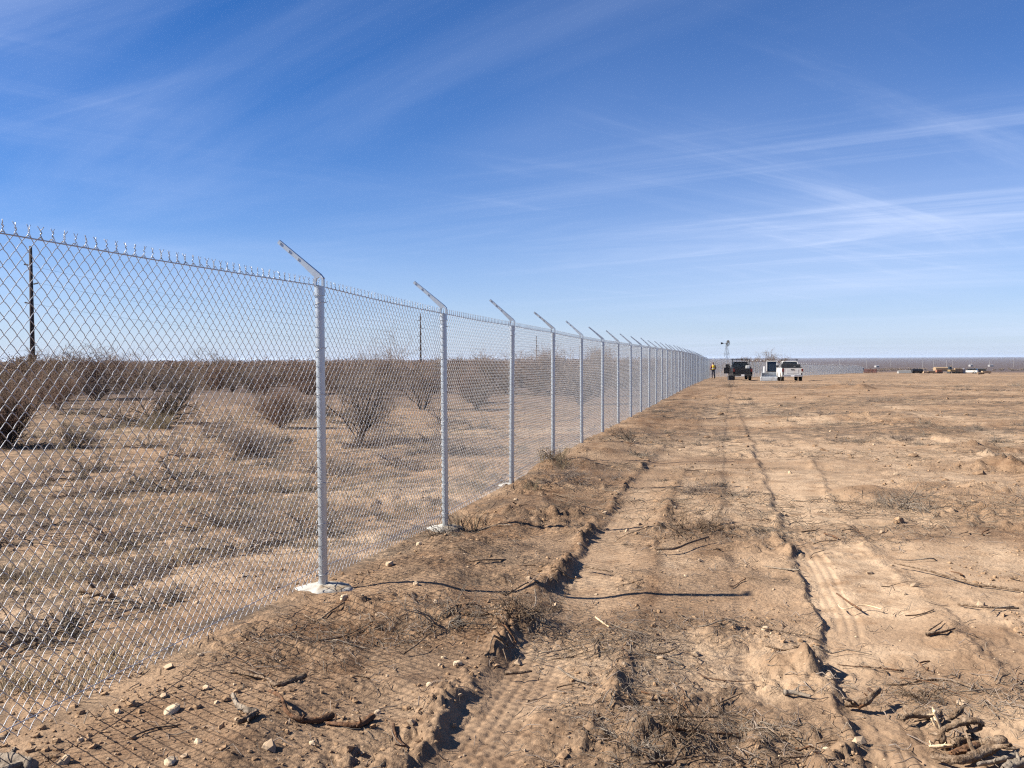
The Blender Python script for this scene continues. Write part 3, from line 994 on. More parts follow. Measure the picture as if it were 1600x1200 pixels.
# --- the brush behind: copies of a few plants
variants = []
for k in range(9):
    rs = np.random.default_rng(100 + k)
    hh = rs.uniform(1.25, 1.9)
    if k % 3 == 0:       # open, forked mesquite with stout limbs
        sg = grow(rs, int(rs.integers(3, 6)), hh * 1.05, rs.uniform(1.2, 1.9), 3, (2, 3, 2), .042, .35, .55, 0, .004)
    else:
        sg = grow(rs, int(rs.integers(6, 10)), hh, rs.uniform(.8, 1.5), 2 if k % 3 == 2 else 3, (3, 3, 1), .022, rs.uniform(.4, .8), .4, 0, .004)
    variants.append(seg_mesh('thorn_bush', sg, M[('bark', 'twig_red', 'twig')[k % 3]], 3, 1.3))
nb = 0
tries = 0
taken = []
while nb < 250 and tries < 20000:
    tries += 1
    rr_ = math.exp(random.uniform(math.log(29), math.log(105)))
    tn_ = random.uniform(-.60, .20)
    y = rr_; x = tn_ * rr_
    d = float(fence_d(x, y))
    if d > -2.0 - .02 * rr_: continue
    if float(fbm(np.array([x / 7]), np.array([y / 7]), 2, 55)[0]) < .30 - .75 * sstep(22, 75, rr_): continue
    if any((x - a) ** 2 + (y - b) ** 2 < (1.1 + .006 * rr_) ** 2 for a, b in taken): continue
    taken.append((x, y))
    s = random.uniform(.45, 1.0) * (.7 if rr_ < 34 else 1.1)
    o = link('thorn_bush', random.choice(variants), None, (x, y, float(base_z(x, y)) - .03), (0, 0, random.uniform(0, 6.28)))
    o.scale = (s * random.uniform(.9, 1.3), s * random.uniform(.9, 1.3), s * random.choice((.68, .8, .85, .92, 1.08)))
    tag(o, 'leafless brown thorn bush in the thicket behind the chain-link fence', 'bush', 'leafless thorn bushes of the brush behind the fence')
    nb += 1

# --- the thicket farther off reads as one mass
lite = []
for k in range(5):
    rs = np.random.default_rng(300 + k)
    sg = grow(rs, 5, rs.uniform(1.5, 2.0), 1.2, 2, (2, 1), .035, .5, .4, 0, .016)
    P = np.array([(s[0], s[1]) for s in sg]); Q = np.array([(s[2], s[3]) for s in sg])
    lite.append((P, Q))
g = Geo()
for _ in range(1050):
    rr_ = math.exp(random.uniform(math.log(85), math.log(330)))
    tn_ = random.uniform(-.66, .23)
    x, y = tn_ * rr_, rr_
    if float(fence_d(x, y)) > -3 - .03 * rr_: continue
    P, Q = random.choice(lite)
    pick = RNG.random(len(P)) < (.36 if rr_ < 150 else .17)
    a = random.uniform(0, 6.28); s = random.uniform(.75, 1.15) * (1.0 if rr_ < 150 else 1.1)
    Rz = np.array(((math.cos(a), -math.sin(a), 0), (math.sin(a), math.cos(a), 0), (0, 0, 1)))
    P2 = (P[pick] @ Rz.T) * s * np.array((1.5, 1.5, .88)) + np.array((x, y, float(base_z(x, y)) - .05))
    V, F = tubes(P2, np.maximum(Q[pick], .00014 * rr_) * 2.3, 3, caps=False); g.add(V, F)
tag(link('brush', g.mesh('brush', M['twig_red'])), kind='stuff')

# --- dry grass, behind the fence and in thin tufts
g = Geo()
bl = []
def tuft(x, y, nbl, h, sp):
    z = gz1(x, y)
    az = RNG.uniform(0, 6.28, nbl); o = np.abs(RNG.normal(0, sp, nbl)); hh = h * RNG.uniform(.5, 1.1, nbl); lean = RNG.uniform(.2, .9, nbl) * hh
    p0 = np.stack([x + o * np.cos(az), y + o * np.sin(az), np.full(nbl, z - .01)], 1)
    p2 = p0 + np.stack([lean * np.cos(az), lean * np.sin(az), hh], 1)
    p1 = p0 + (p2 - p0) * .55 + np.stack([-.12 * lean * np.cos(az), -.12 * lean * np.sin(az), hh * .10], 1)
    bl.append(np.stack([p0, p1, p2], 1))
for _ in range(2500):
    rr_ = math.exp(random.uniform(math.log(4.5), math.log(55))); tn_ = random.uniform(-.58, .18)
    x, y = tn_ * rr_, rr_
    if float(fence_d(x, y)) > -.25: continue
    if float(fbm(np.array([x / 2.2]), np.array([y / 1.4]), 3, 57)[0]) < -.05: continue
    tuft(x, y, 12, random.uniform(.05, .17) * (1 if rr_ < 14 else 1.7), .09 if rr_ < 14 else .16)
pg = at(250, 668)
for _ in range(26):
    tuft(pg[0] + random.gauss(0, .28), pg[1] + random.gauss(-.1, .2), 34, random.uniform(.25, .5), .06)
for px, py in ((867, 728), (862, 735), (872, 738), (725, 825), (830, 770)):
    q = at(px, py)
    for _ in range(3): tuft(q[0] + random.gauss(0, .06), q[1] + random.gauss(0, .06), 18, random.uniform(.12, .3), .03)
B = np.concatenate(bl)
V, F = tubes(B, np.tile(np.array([[.0022, .0018, .0006]]), (len(B), 1)) * 1.15, 3, caps=False); g.add(V, F)
tag(link('dry_grass', g.mesh('dry_grass', M['straw'])), kind='stuff')

# ------------------------------------------------------------------ litter on the ground
def scatter(n, rmin, rmax, dmin=-99, dmax=99, tmax=.6):
    r_ = np.exp(RNG.uniform(math.log(rmin), math.log(rmax), n)); tn_ = RNG.uniform(-tmax, tmax, n)
    x, y = tn_ * r_, r_
    d = fence_d(x, y); k = (d > dmin) & (d < dmax)
    return x[k], y[k]


# clods and crumbs of soil
ICO_V = []
ph_ = (1 + 5 ** .5) / 2
for a, b in ((1, ph_), (-1, ph_), (1, -ph_), (-1, -ph_)):
    ICO_V += [(0, a, b), (a, b, 0), (b, 0, a)]
ICO_V = np.array(ICO_V) / math.hypot(1, ph_)
from itertools import combinations
ICO_F = []
for i, j, k in combinations(range(12), 3):
    A_, B_, C_ = ICO_V[i], ICO_V[j], ICO_V[k]
    if max(np.linalg.norm(A_ - B_), np.linalg.norm(B_ - C_), np.linalg.norm(A_ - C_)) < 1.1:
        ICO_F.append((i, j, k) if np.dot(np.cross(B_ - A_, C_ - A_), A_) > 0 else (i, k, j))
ICO_F = np.array(ICO_F)


def rocks(name, x, y, s, material, sink=.25, jit=.26):
    n = len(x); z = ground(x, y)
    sc = s[:, None, None] * np.stack([RNG.uniform(.7, 1.3, n), RNG.uniform(.7, 1.3, n), RNG.uniform(.5, .9, n)], 1)[:, None, :]
    V = ICO_V[None] * (1 + RNG.normal(0, jit, (n, 12, 1))) * sc
    a = RNG.uniform(0, 6.28, n); c_, s_ = np.cos(a)[:, None], np.sin(a)[:, None]
    X = V[:, :, 0] * c_ - V[:, :, 1] * s_; Y = V[:, :, 0] * s_ + V[:, :, 1] * c_
    V = np.stack([X + x[:, None], Y + y[:, None], V[:, :, 2] + (z + s * (.5 - sink))[:, None]], -1)
    F = ICO_F[None] + (np.arange(n) * 12)[:, None, None]
    me = quads_mesh(name, V.reshape(-1, 3), F.reshape(-1, 3), material, smooth=False)
    return link(name, me)


x, y = scatter(17000, 3.7, 40, -2)
k = fbm(x / .9, y / .9, 3, 201) + .5 * (np.abs(lat(RIDGE_AL, x, y)[0]) < .2) + .4 * (np.abs(lat(RIDGE_AR, x, y)[0]) < .2) - .8 * (np.abs(lat(RUT_B2, x, y)[0]) < .6) - .9 * (np.abs(lat(RUT_A, x, y)[0]) < .2) - .9 * (np.abs(lat(RUT_B, x, y)[0]) < .13) > .08
x, y = x[k], y[k]
s = .0040 * np.minimum(RNG.pareto(2.2, len(x)) + 1, 4.2) * (1 + np.hypot(x, y) * .03)
tag(rocks('dirt_clods', x, y, s, M['clod']), kind='stuff')
x, y = scatter(1300, 3.7, 30, -4)
s = .0042 * np.minimum(RNG.pareto(2.0, len(x)) + 1, 6) * (1 + np.hypot(x, y) * .03)
tag(rocks('gravel', x, y, s, M['pebble']), kind='stuff')

x, y = scatter(1900, 10, 130, 1.0)
k = fbm(x / 6, y / 3, 3, 205) > .0
x, y = x[k], y[k]
s = .016 * np.minimum(RNG.pareto(1.9, len(x)) + 1, 5) * (1 + np.hypot(x, y) * .008)
tag(rocks('dirt_clods', x, y, s, M['clod_dark'], .42, .16), kind='stuff')

# broken twigs, thickest where brush was dragged
BRUSH = [(760, 990, .75, .35), (810, 960, .3, .4), (1060, 1165, .45, .35), (1085, 838, .8, .5), (1000, 1030, .25, .5), (900, 1010, .3, .3), (690, 830, .7, .5), (870, 735, .6, .6),
         (985, 695, 1.3, .7), (560, 1010, .5, .3), (1390, 790, .9, .6), (1330, 840, .7, .4), (1440, 1080, .4, .4), (1080, 980, .6, .4), (1180, 1150, .3, .3), (1010, 1100, .3, .3), (1560, 1090, .4, .3), (420, 1040, .5, .3), (150, 760, 1.4, .6),
         (300, 800, 1.2, .5), (120, 900, .8, .4), (480, 730, 1.5, .8), (80, 1000, .6, .4)]
tx, ty = [], []
for px, py, wx, wy in BRUSH:
    p = at_z(px, py)
    n = int(70 + 120 * min(wx * wy, 1) ** .5)
    tx.append(p[0] + RNG.normal(0, wx * .75, n)); ty.append(p[1] + RNG.normal(0, wy * .75, n))
x, y = scatter(2600, 3.7, 60)
tx.append(x); ty.append(y)
tx = np.concatenate(tx); ty = np.concatenate(ty)
k = (ty > 3.3); tx, ty = tx[k], ty[k]
def twig_set(tx, ty, lmin, lmax, rmin, rmax, material, name, lift=.02):
    n = len(tx); L = RNG.uniform(lmin, lmax, n) * (1 + np.hypot(tx, ty) * .02); a = RNG.uniform(0, 6.28, n)
    bend = RNG.normal(0, .22, n)
    P = np.zeros((n, 4, 3))
    for q, f in enumerate((-.5, -.17, .17, .5)):
        off = bend * L * (f * f - .1) + RNG.normal(0, .03, n) * L
        px_ = tx + np.cos(a) * L * f - np.sin(a) * off; py_ = ty + np.sin(a) * L * f + np.cos(a) * off
        P[:, q] = np.stack([px_, py_, ground(px_, py_) + .004 + np.abs(RNG.normal(0, lift, n)) * (1 if q in (1, 3) else .5)], 1)
    r0 = RNG.uniform(rmin, rmax, n)[:, None] * np.array([[1, .9, .75, .4]]) * (1 + np.hypot(tx, ty) * .02)[:, None]
    V, F = tubes(P, r0, 3, caps=False)
    g = Geo(); g.add(V, F)
    return tag(link(name, g.mesh(name, material)), kind='stuff')
h_ = len(tx)
sel = RNG.random(h_)
twig_set(tx[sel < .55], ty[sel < .55], .02, .15, .0010, .0034, M['twig'], 'twig_litter')
twig_set(tx[sel >= .55], ty[sel >= .55], .02, .12, .001, .003, M['twig_grey'], 'twig_litter')
# shredded straw and root fibre
fx, fy_ = [], []
for px, py, wx, wy in BRUSH:
    p = at_z(px, py); n = int(300 * min(wx * wy, 1.2) ** .5 + 60)
    fx.append(p[0] + RNG.normal(0, wx * .6, n)); fy_.append(p[1] + RNG.normal(0, wy * .6, n))
fx = np.concatenate(fx); fy_ = np.concatenate(fy_); k = fy_ > 3.3
twig_set(fx[k], fy_[k], .03, .11, .0007, .0016, M['litter'], 'root_fibre_litter', .015)


x, y = scatter(15000, 9, 85, .8)
k = fbm(x / 4.5, y / 1.7, 3, 211) + .15 * sstep(0, .5, x / y - .15) > .12
twig_set(x[k], y[k], .08, .28, .0016, .0036, M['litter'], 'dead_grass_litter', .03)

# ------------------------------------------------------------------ branches and roots that can be told apart
def crooked(P, r0, r1, material, name='stick', m=13, knots=.055, seed=0, sub=5, broken=True):
    """a tapering crooked limb through the given points"""
    rs = np.random.default_rng(seed)
    P = np.array(P, float); n = len(P)
    tt = np.linspace(0, n - 1, (n - 1) * sub + 1)
    Q = np.zeros((len(tt), 3))
    for i, t in enumerate(tt):
        k_ = min(int(t), n - 2); f = t - k_
        p0 = P[max(k_ - 1, 0)]; p1 = P[k_]; p2 = P[k_ + 1]; p3 = P[min(k_ + 2, n - 1)]
        Q[i] = .5 * ((2 * p1) + (-p0 + p2) * f + (2 * p0 - 5 * p1 + 4 * p2 - p3) * f * f + (-p0 + 3 * p1 - 3 * p2 + p3) * f ** 3)
    rad_ = np.linspace(r0, r1, len(tt)) * (1 + rs.normal(0, knots, len(tt)))
    Q[1:-1] += rs.normal(0, r0 * .10, Q[1:-1].shape)
    # broken, rough ends
    d0 = Q[0] - Q[1]; d0 /= np.linalg.norm(d0) + 1e-9; d1 = Q[-1] - Q[-2]; d1 /= np.linalg.norm(d1) + 1e-9
    Q = np.concatenate([[Q[0] - d0 * rad_[0] * .1, Q[0] + d0 * rad_[0] * .3], Q, [Q[-1] + d1 * rad_[-1] * .4, Q[-1] + d1 * rad_[-1] * .1]])
    rad_ = np.concatenate([[rad_[0] * .03, rad_[0] * .75], rad_, [rad_[-1] * .7, rad_[-1] * .03]])
    V, F = tubes(Q[None], rad_[None], m)
    ridge = np.repeat(rs.normal(0, .17, (m,))[None], len(Q), 0)
    for k_ in range(1, len(Q)):
        ridge[k_] = .86 * ridge[k_ - 1] + .5 * rs.normal(0, .16, m)
    V = Q[:, None, :] + (V.reshape(len(Q), m, 3) - Q[:, None, :]) * (1 + ridge[..., None])
    V = V.reshape(-1, 3)
    if r0 + r1 > .016 and len(Q) > 12:
        for _ in range(2 + int(rs.integers(0, 3))):       # snapped-off side shoots
            k_ = int(rs.integers(4, len(Q) - 4)); a_ = rs.normal(0, 1, 3); a_[2] = abs(a_[2]) * .6
            tg = Q[k_ + 1] - Q[k_ - 1]; tg /= np.linalg.norm(tg) + 1e-9
            a_ -= a_.dot(tg) * tg * .6; a_ /= np.linalg.norm(a_)
            Ls = rad_[k_] * rs.uniform(1.6, 4.5)
            Pz = np.array([Q[k_], Q[k_] + a_ * Ls * .5, Q[k_] + a_ * Ls + rs.normal(0, .15, 3) * Ls, Q[k_] + a_ * Ls * .98])
            Vs, Fs = tubes(Pz[None], np.array([[.55, .42, .28, .02]]) * rad_[k_], 6)
            F = np.concatenate([F, Fs + len(V)]); V = np.concatenate([V, Vs])
    org = Q[len(Q) // 2].copy()
    me = quads_mesh(name, V - org, F, material)
    return link(name, me, None, org)


def on_ground(pts, up):
    out = []
    for i, (a, b) in enumerate(pts):
        u = up[i] if isinstance(up, (list, tuple)) else up
        p = at(a, b, u); p[2] = max(gz1(p[0], p[1]), float(base_z(p[0], p[1]))) + u
        out.append(p)
    return out


def Z(ox, oy, k, pts): return [(ox + a / k, oy + b / k) for a, b in pts]


def root_pile():
    z = lambda pts: Z(1380, 1060, 7.27, pts)
    L = 'in the heap of dead roots'
    grp = 'dead mesquite roots heaped on the dirt'
    def put(o, label): tag(o, label, 'root', grp)
    b = at(1380 + 700 / 7.27, 1060 + 740 / 7.27)
    yb = b[1]
    P = [at_y(*q, yb + dy) for q, dy in zip(z([(705, 745), (668, 650), (680, 560), (740, 490), (815, 415), (885, 345)]), (0, -.01, 0, .02, .04, .06))]
    P[0][2] = gz1(P[0][0], P[0][1]) - .01
    put(crooked(P, .017, .016, M['bark'], 'dead_root', seed=1), 'thick upright forked root rising at the middle of the heap of dead roots')
    P = [at_y(*q, yb + dy) for q, dy in zip(z([(700, 575), (850, 505), (980, 485), (1085, 490), (1115, 530), (1070, 585), (960, 605)]), (-.005, -.02, -.03, -.03, -.03, -.02, 0))]
    put(crooked(P, .017, .009, M['bark'], 'dead_root', seed=2), 'hooked root curling back on itself, held up off the ground by the upright forked root')
    put(crooked(on_ground(z([(225, 455), (310, 425), (420, 415), (540, 415), (650, 405)]), .022), .012, .019, M['bark'], 'dead_root', seed=3), 'dark knobbly root at the back left of the heap, a splinter beside it')
    P = [at_y(*q, yb) for q in z([(655, 590), (620, 480), (578, 375)])]
    put(crooked(P, .008, .010, M['wood_pale'], 'dead_root', seed=4, m=5), 'pale freshly split wood splinter standing at the back of the root heap')
    P = [at_y(*q, yb) for q in z([(640, 590), (590, 530), (548, 455)])]
    put(crooked(P, .006, .006, M['wood_pale'], 'dead_root', seed=41, m=5), 'shorter pale splinter leaning outwards beside the tall one in the root heap')
    put(crooked(on_ground(z([(810, 735), (930, 690), (1070, 705), (1200, 745)]), .022), .021, .017, M['bark'], 'dead_root', seed=5), 'stout straight root with a pale broken end, under the hooked root')
    put(crooked(on_ground(z([(780, 865), (900, 815), (1070, 775)]), .017), .013, .019, M['bark_red'], 'dead_root', seed=6), 'short smooth brown root between the long bent root and the pale-ended one')
    put(crooked(on_ground(z([(560, 868), (700, 910), (850, 930), (1000, 900), (1140, 840), (1260, 770), (1370, 705)]), [.015, .015, .018, .02, .03, .045, .06]), .016, .028, M['bark'], 'dead_root', seed=7), 'longest bent root across the front of the heap, thickening to its raised right end')
    put(crooked(on_ground(z([(1080, 980), (1290, 940), (1490, 875)]), .012), .009, .012, M['wood_grey'], 'dead_root', seed=8), 'thin weathered grey root lying in front of the long bent root')
    put(crooked(on_ground(z([(1380, 1040), (1480, 985), (1640, 950)]), .02), .02, .02, M['wood_grey'], 'dead_root', seed=9), 'grey log end cut off by the bottom right corner')
    put(crooked(on_ground(z([(520, 770), (620, 775), (780, 765)]), .010), .007, .010, M['wood_pale'], 'dead_root', seed=10), 'pale peeled root stub at the foot of the upright forked root')


root_pile()

grp = 'sticks and roots scattered on the dirt'
z5 = lambda p: Z(400, 780, 2.857, p)
z6 = lambda p: Z(0, 880, 3.333, p)
z7 = lambda p: Z(940, 800, 2.424, p)
for pts, up, r0, r1, mm, nm, lab, cat in [
    (z6([(1212, 695), (1238, 765), (1285, 815), (1330, 832)]), [.075, .05, .03, .02], .009, .016, 'wood_grey', 'stick', 'short grey stick propped on end with a black shadow beneath it', 'stick'),
    (z6([(1335, 838), (1290, 868), (1240, 885)]), .016, .016, .010, 'bark', 'stick', 'dark stub under the propped grey stick', 'stick'),
    (z5([(60, 880), (115, 925), (138, 975), (190, 1004), (270, 1000), (345, 980)]), [.05, .05, .03, .018, .018, .02], .007, .015, 'bark_red', 'root', 'curved dark brown root with a peeled raised end, on bare dirt', 'root'),
    (z5([(315, 1012), (385, 1032), (465, 1032), (520, 990)]), [.008, .012, .014, .02], .007, .015, 'bark_red', 'root', 'short dark root lying end to end with the curved brown one', 'root'),
    (z6([(1190, 570), (1310, 590), (1395, 612), (1445, 650), (1590, 600)]), [.01, .012, .014, .014, .03], .005, .014, 'bark', 'stick', 'bent grey-brown stick above the curved dark root', 'stick'),
    (z5([(205, 518), (270, 546), (330, 528), (395, 505)]), .012, .004, .006, 'bark', 'stick', 'thin dark twig just below the concrete collar of the first post', 'stick'),
    (z5([(270, 545), (275, 568)]), .01, .004, .002, 'bark', 'stick', 'tiny twig spur under the thin dark twig', 'stick'),
    (z5([(1465, 298), (1530, 312), (1592, 322)]), .014, .009, .008, 'bark', 'stick', 'short black stick lying across the left tyre track', 'stick'),
    (z7([(690, 683), (735, 686), (790, 702)]), .014, .014, .008, 'wood_grey', 'stick', 'grey stick with a pale cut end between the two tyre tracks', 'stick'),
    (z7([(925, 725), (985, 722), (1020, 700), (1050, 672)]), [.012, .03, .05, .06], .018, .014, 'bark', 'stump', 'dark torn stump lying on the edge of the right tyre track', 'stump'),
    (z7([(975, 740), (1005, 718), (1030, 690), (1010, 670)]), [.012, .03, .05, .06], .010, .008, 'bark_red', 'root', 'reddish root end twisted round the dark torn stump', 'root'),
    (z7([(890, 308), (935, 340), (982, 370)]), .010, .005, .007, 'bark_red', 'stick', 'straight thin reddish stick inside the right tyre track', 'stick'),
    (z7([(1110, 193), (1250, 226), (1400, 270), (1500, 284), (1620, 302)]), .018, .007, .010, 'bark', 'branch', 'long thin branch lying across the right-hand ground', 'branch'),
    (z7([(1230, 462), (1280, 460), (1338, 453)]), .014, .012, .006, 'bark', 'stick', 'dark tapered stick on smooth ground above the root heap', 'stick'),
    (z7([(1240, 450), (1275, 430), (1290, 422)]), .02, .005, .003, 'bark', 'stick', 'thin offshoot beside the dark tapered stick', 'stick'),
    (z7([(1350, 350), (1450, 366), (1580, 364)]), .016, .007, .006, 'bark', 'branch', 'shorter branch below the long thin one', 'branch'),
    (z7([(205, 143), (280, 137), (345, 112), (405, 96)]), [.03, .04, .05, .06], .012, .008, 'bark', 'branch', 'black knotted branch at the foot of the brush beyond the long post shadow', 'branch'),
    (z7([(215, 838), (300, 800), (380, 783), (445, 783)]), [.02, .04, .06, .05], .007, .005, 'bark', 'stick', 'arched dark stick over the brush heap at the bottom', 'stick'),
    (z7([(150, 960), (260, 940), (380, 925), (450, 935)]), [.02, .03, .03, .02], .007, .004, 'bark', 'stick', 'flat dark stick below the arched one', 'stick'),
    (z7([(270, 955), (300, 900), (330, 880)]), [.02, .05, .07], .006, .003, 'bark', 'stick', 'twig poking up between the arched and the flat dark sticks', 'stick'),
    (z7([(1150, 392), (1205, 388), (1258, 378)]), .008, .004, .004, 'bark', 'stick', 'thin pale-shadowed twig on the smooth right-hand ground', 'stick'),
    (z7([(895, 350), (920, 368), (990, 352), (1060, 368)]), .008, .003, .004, 'wood_pale', 'stick', 'pale forked twig next to the straight reddish stick', 'stick'),
    (z7([(0, 415), (15, 428), (28, 440)]), .012, .006, .004, 'wood_pale', 'stick', 'pale peeled stick beside the brown ridge of the left track', 'stick'),
    (z7([(160, 520), (230, 535), (285, 515)]), .010, .005, .004, 'bark', 'stick', 'dark curved twig right of the shadowed ridge', 'stick'),
    (z5([(1110, 778), (1180, 775), (1230, 768)]), .012, .008, .006, 'bark', 'stick', 'black stick at the lower edge of the brush mound', 'stick'),
    (z5([(1350, 750), (1420, 800), (1490, 828)]), .012, .005, .004, 'wood_grey', 'stick', 'straight grey twig right of the brush mound', 'stick'),
    (z5([(1515, 525), (1545, 550), (1575, 575)]), .012, .005, .004, 'wood_pale', 'stick', 'short bleached stick in the left tyre track', 'stick'),
    (z5([(1245, 420), (1250, 470), (1240, 540)]), [.08, .06, .03], .005, .004, 'wood_grey', 'stick', 'grey root end hanging down the shadowed ridge', 'stick'),
    (z5([(280, 670), (400, 615), (520, 575)]), .012, .004, .003, 'bark', 'stick', 'long thin dark switch left of the brush mound', 'stick'),
    (z5([(660, 690), (720, 650), (770, 600)]), [.02, .05, .06], .006, .004, 'bark', 'stick', 'dark stick sticking out of the brush mound', 'stick'),
    (z5([(915, 90), (920, 110), (928, 132)]), [.12, .07, .0], .006, .007, 'bark', 'stick', 'upright stake-like twig near the second post', 'stick'),
    (z6([(410, 132), (480, 145), (580, 168)]), .03, .03, .025, 'bark', 'log', 'dark log lying behind the mesh left of the first post', 'log'),
    (z6([(700, 905), (800, 870), (940, 850)]), .010, .004, .004, 'bark', 'stick', 'thin stick just right of the foot of the mesh near the bottom', 'stick'),
    (z6([(-60, 1050), (40, 1052), (165, 1075)]), .03, .03, .035, 'wood_grey', 'log', 'grey log showing at the bottom left corner under the mesh', 'log'),
]:
    o = crooked(on_ground(pts, up), r0, r1, M[mm], nm, seed=int(pts[0][0] * 7) % 999, m=12)
    tag(o, lab, cat, grp)

# lesser sticks: nothing tells one from the next
for i in range(130):
    for _ in range(30):
        if random.random() < .7:
            bx_ = random.choice(BRUSH); c0 = at_z(bx_[0], bx_[1]); x0, y0 = c0[0] + random.gauss(0, bx_[2]), c0[1] + random.gauss(0, bx_[3])
        else:
            y0 = math.exp(random.uniform(math.log(4), math.log(26))); x0 = random.uniform(-.5, .58) * y0
        if y0 > 3.8 and float(fence_d(x0, y0)) > .35: break
    a = random.uniform(0, 6.28); L = random.uniform(.10, .34) * (1 + y0 * .03)
    P = []
    for f in (0, .35, .7, 1):
        xx = x0 + math.cos(a) * L * f + random.gauss(0, .02); yy = y0 + math.sin(a) * L * f + random.gauss(0, .02)
        P.append((xx, yy, gz1(xx, yy) + random.uniform(.004, .03)))
    r_ = random.uniform(.0025, .007) * (1 + y0 * .02)
    o = crooked(P, r_, r_ * .5, M[random.choice(['bark', 'bark', 'wood_grey', 'bark_red'])], 'stick', m=5, sub=2, seed=i)
    tag(o, 'small broken stick among the litter on the graded dirt', 'stick', 'small broken sticks on the graded dirt')

# loose brush dragged by the blade: tangles that lie on the soil
for px, py, lab, h, sp, sd_, sc in [
    (800, 985, 'tangle of dark brush on the mound beside the left tyre track', .16, .55, 21, .9), (690, 985, 'flatter grey brush tangle left of the dark one on the mound', .10, .6, 22, .9),
    (1055, 1165, 'dense dark brush tangle at the bottom between the two tracks', .14, .45, 23, .8), (985, 1175, 'grey brush tangle left of the dense dark one at the bottom', .10, .5, 24, .7),
    (1085, 835, 'brush tangle lying beyond the long shadow of the first post', .16, .7, 25, 1.0), (1400, 790, 'brush tangle on pale ground right of the right tyre track', .25, .8, 26, 1.2),
    (862, 732, 'dead weed tangle on the soil mound at the fourth post', .22, .5, 27, 1.0), (985, 692, 'brown brush tangle on the low windrow beside the fence', .2, .9, 28, 1.2),
    (1440, 1085, 'thin twig tangle beside the heap of dead roots', .06, .35, 29, .6), (695, 838, 'thin dead brush tangle in front of the second post', .12, .6, 30, .9)]:
    sg = grow(np.random.default_rng(sd_), 11, h * .8, sp * .75, 2, (2, 1), .007, .05, .5, .25, .0015)
    p = at(px, py)
    o = link('brush_tangle', seg_mesh('brush_tangle', sg, M['bark' if sd_ % 2 else 'twig_grey'], 3, 1.0), None, (p[0], p[1], gz1(p[0], p[1]) - .005), (0, 0, sd_))
    o.scale = (sc, sc, sc)
    tag(o, lab, 'brush', 'tangles of dead brush on the graded dirt')

lying = []
for k in range(4):
    sg = grow(np.random.default_rng(400 + k), 9, .10, .8, 2, (2, 2), .010, .02, .55, .3, .002)
    lying.append(seg_mesh('brush_tangle', sg, M[('twig', 'twig_grey')[k % 2]], 3))
nl = 0
while nl < 85:
    rr_ = math.exp(random.uniform(math.log(5.5), math.log(32))); x = random.uniform(-.58, .15) * rr_; y = rr_
    if float(fence_d(x, y)) > -.9: continue
    o = link('brush_tangle', random.choice(lying), None, (x, y, gz1(x, y) - .01), (0, 0, random.uniform(0, 6.28)))
    s_ = random.uniform(.4, 1.1) * (1 + rr_ * .015); o.scale = (s_, s_, s_ * random.uniform(.8, 1.6))
    tag(o, 'flattened dead brush lying on the soil behind the chain-link fence', 'brush', 'flattened dead brush behind the fence'); nl += 1

nl = 0
while nl < 75:
    rr_ = math.exp(random.uniform(math.log(6), math.log(70))); x = random.uniform(-.1, .58) * rr_; y = rr_
    if float(fence_d(x, y)) < .5: continue
    if float(fbm(np.array([x / 4.5]), np.array([y / 1.9]), 3, 211)[0]) + random.uniform(-.1, .1) < .08: continue
    if abs(float(lat(RUT_B, np.array([x]), np.array([y]))[0][0]) - .3) < .5 and rr_ < 14: continue
    o = link('brush_tangle', random.choice(lying), None, (x, y, gz1(x, y) - .012), (0, 0, random.uniform(0, 6.28)))
    s_ = random.uniform(.16, .46) * (1 + rr_ * .022); o.scale = (s_ * 1.3, s_, s_ * random.uniform(.7, 1.5))
    tag(o, 'flattened dead brush pressed into the graded dirt right of the fence', 'brush', 'flattened dead brush on the graded dirt'); nl += 1

# stones
def stone(px, py, w, h, lab, material='stone', seed=0):
    p = at(px, py)
    rs = np.random.default_rng(seed)
    # one subdivision of a jittered icosahedron, flattened
    V = [tuple(v) for v in ICO_V]; F = []; cache = {}
    def midp(i, j):
        k_ = (min(i, j), max(i, j))
        if k_ not in cache:
            v = np.array(V[i]) + np.array(V[j]); V.append(tuple(v / np.linalg.norm(v))); cache[k_] = len(V) - 1
        return cache[k_]
    for a, b, c in ICO_F:
        ab, bc, ca_ = midp(a, b), midp(b, c), midp(c, a)
        F += [(a, ab, ca_), (b, bc, ab), (c, ca_, bc), (ab, bc, ca_)]
    V = np.array(V); V = V * (1 + rs.normal(0, .09, (len(V), 1)))
    V[:, 2] = np.clip(V[:, 2], -.5, .72)
    k_ = p[1] / FPX
    V = V * np.array((w * k_ / 2, w * k_ / 2 * .75, h * k_ * .62))
    me = quads_mesh('stone', V, np.array(F), M[material], smooth=False)
    o = link('stone', me, None, (p[0], p[1], gz1(p[0], p[1]) + h * k_ * .15), (rs.normal(0, .15), rs.normal(0, .15), rs.uniform(0, 6)))
    tag(o, lab, 'stone', 'loose stones on the dirt')


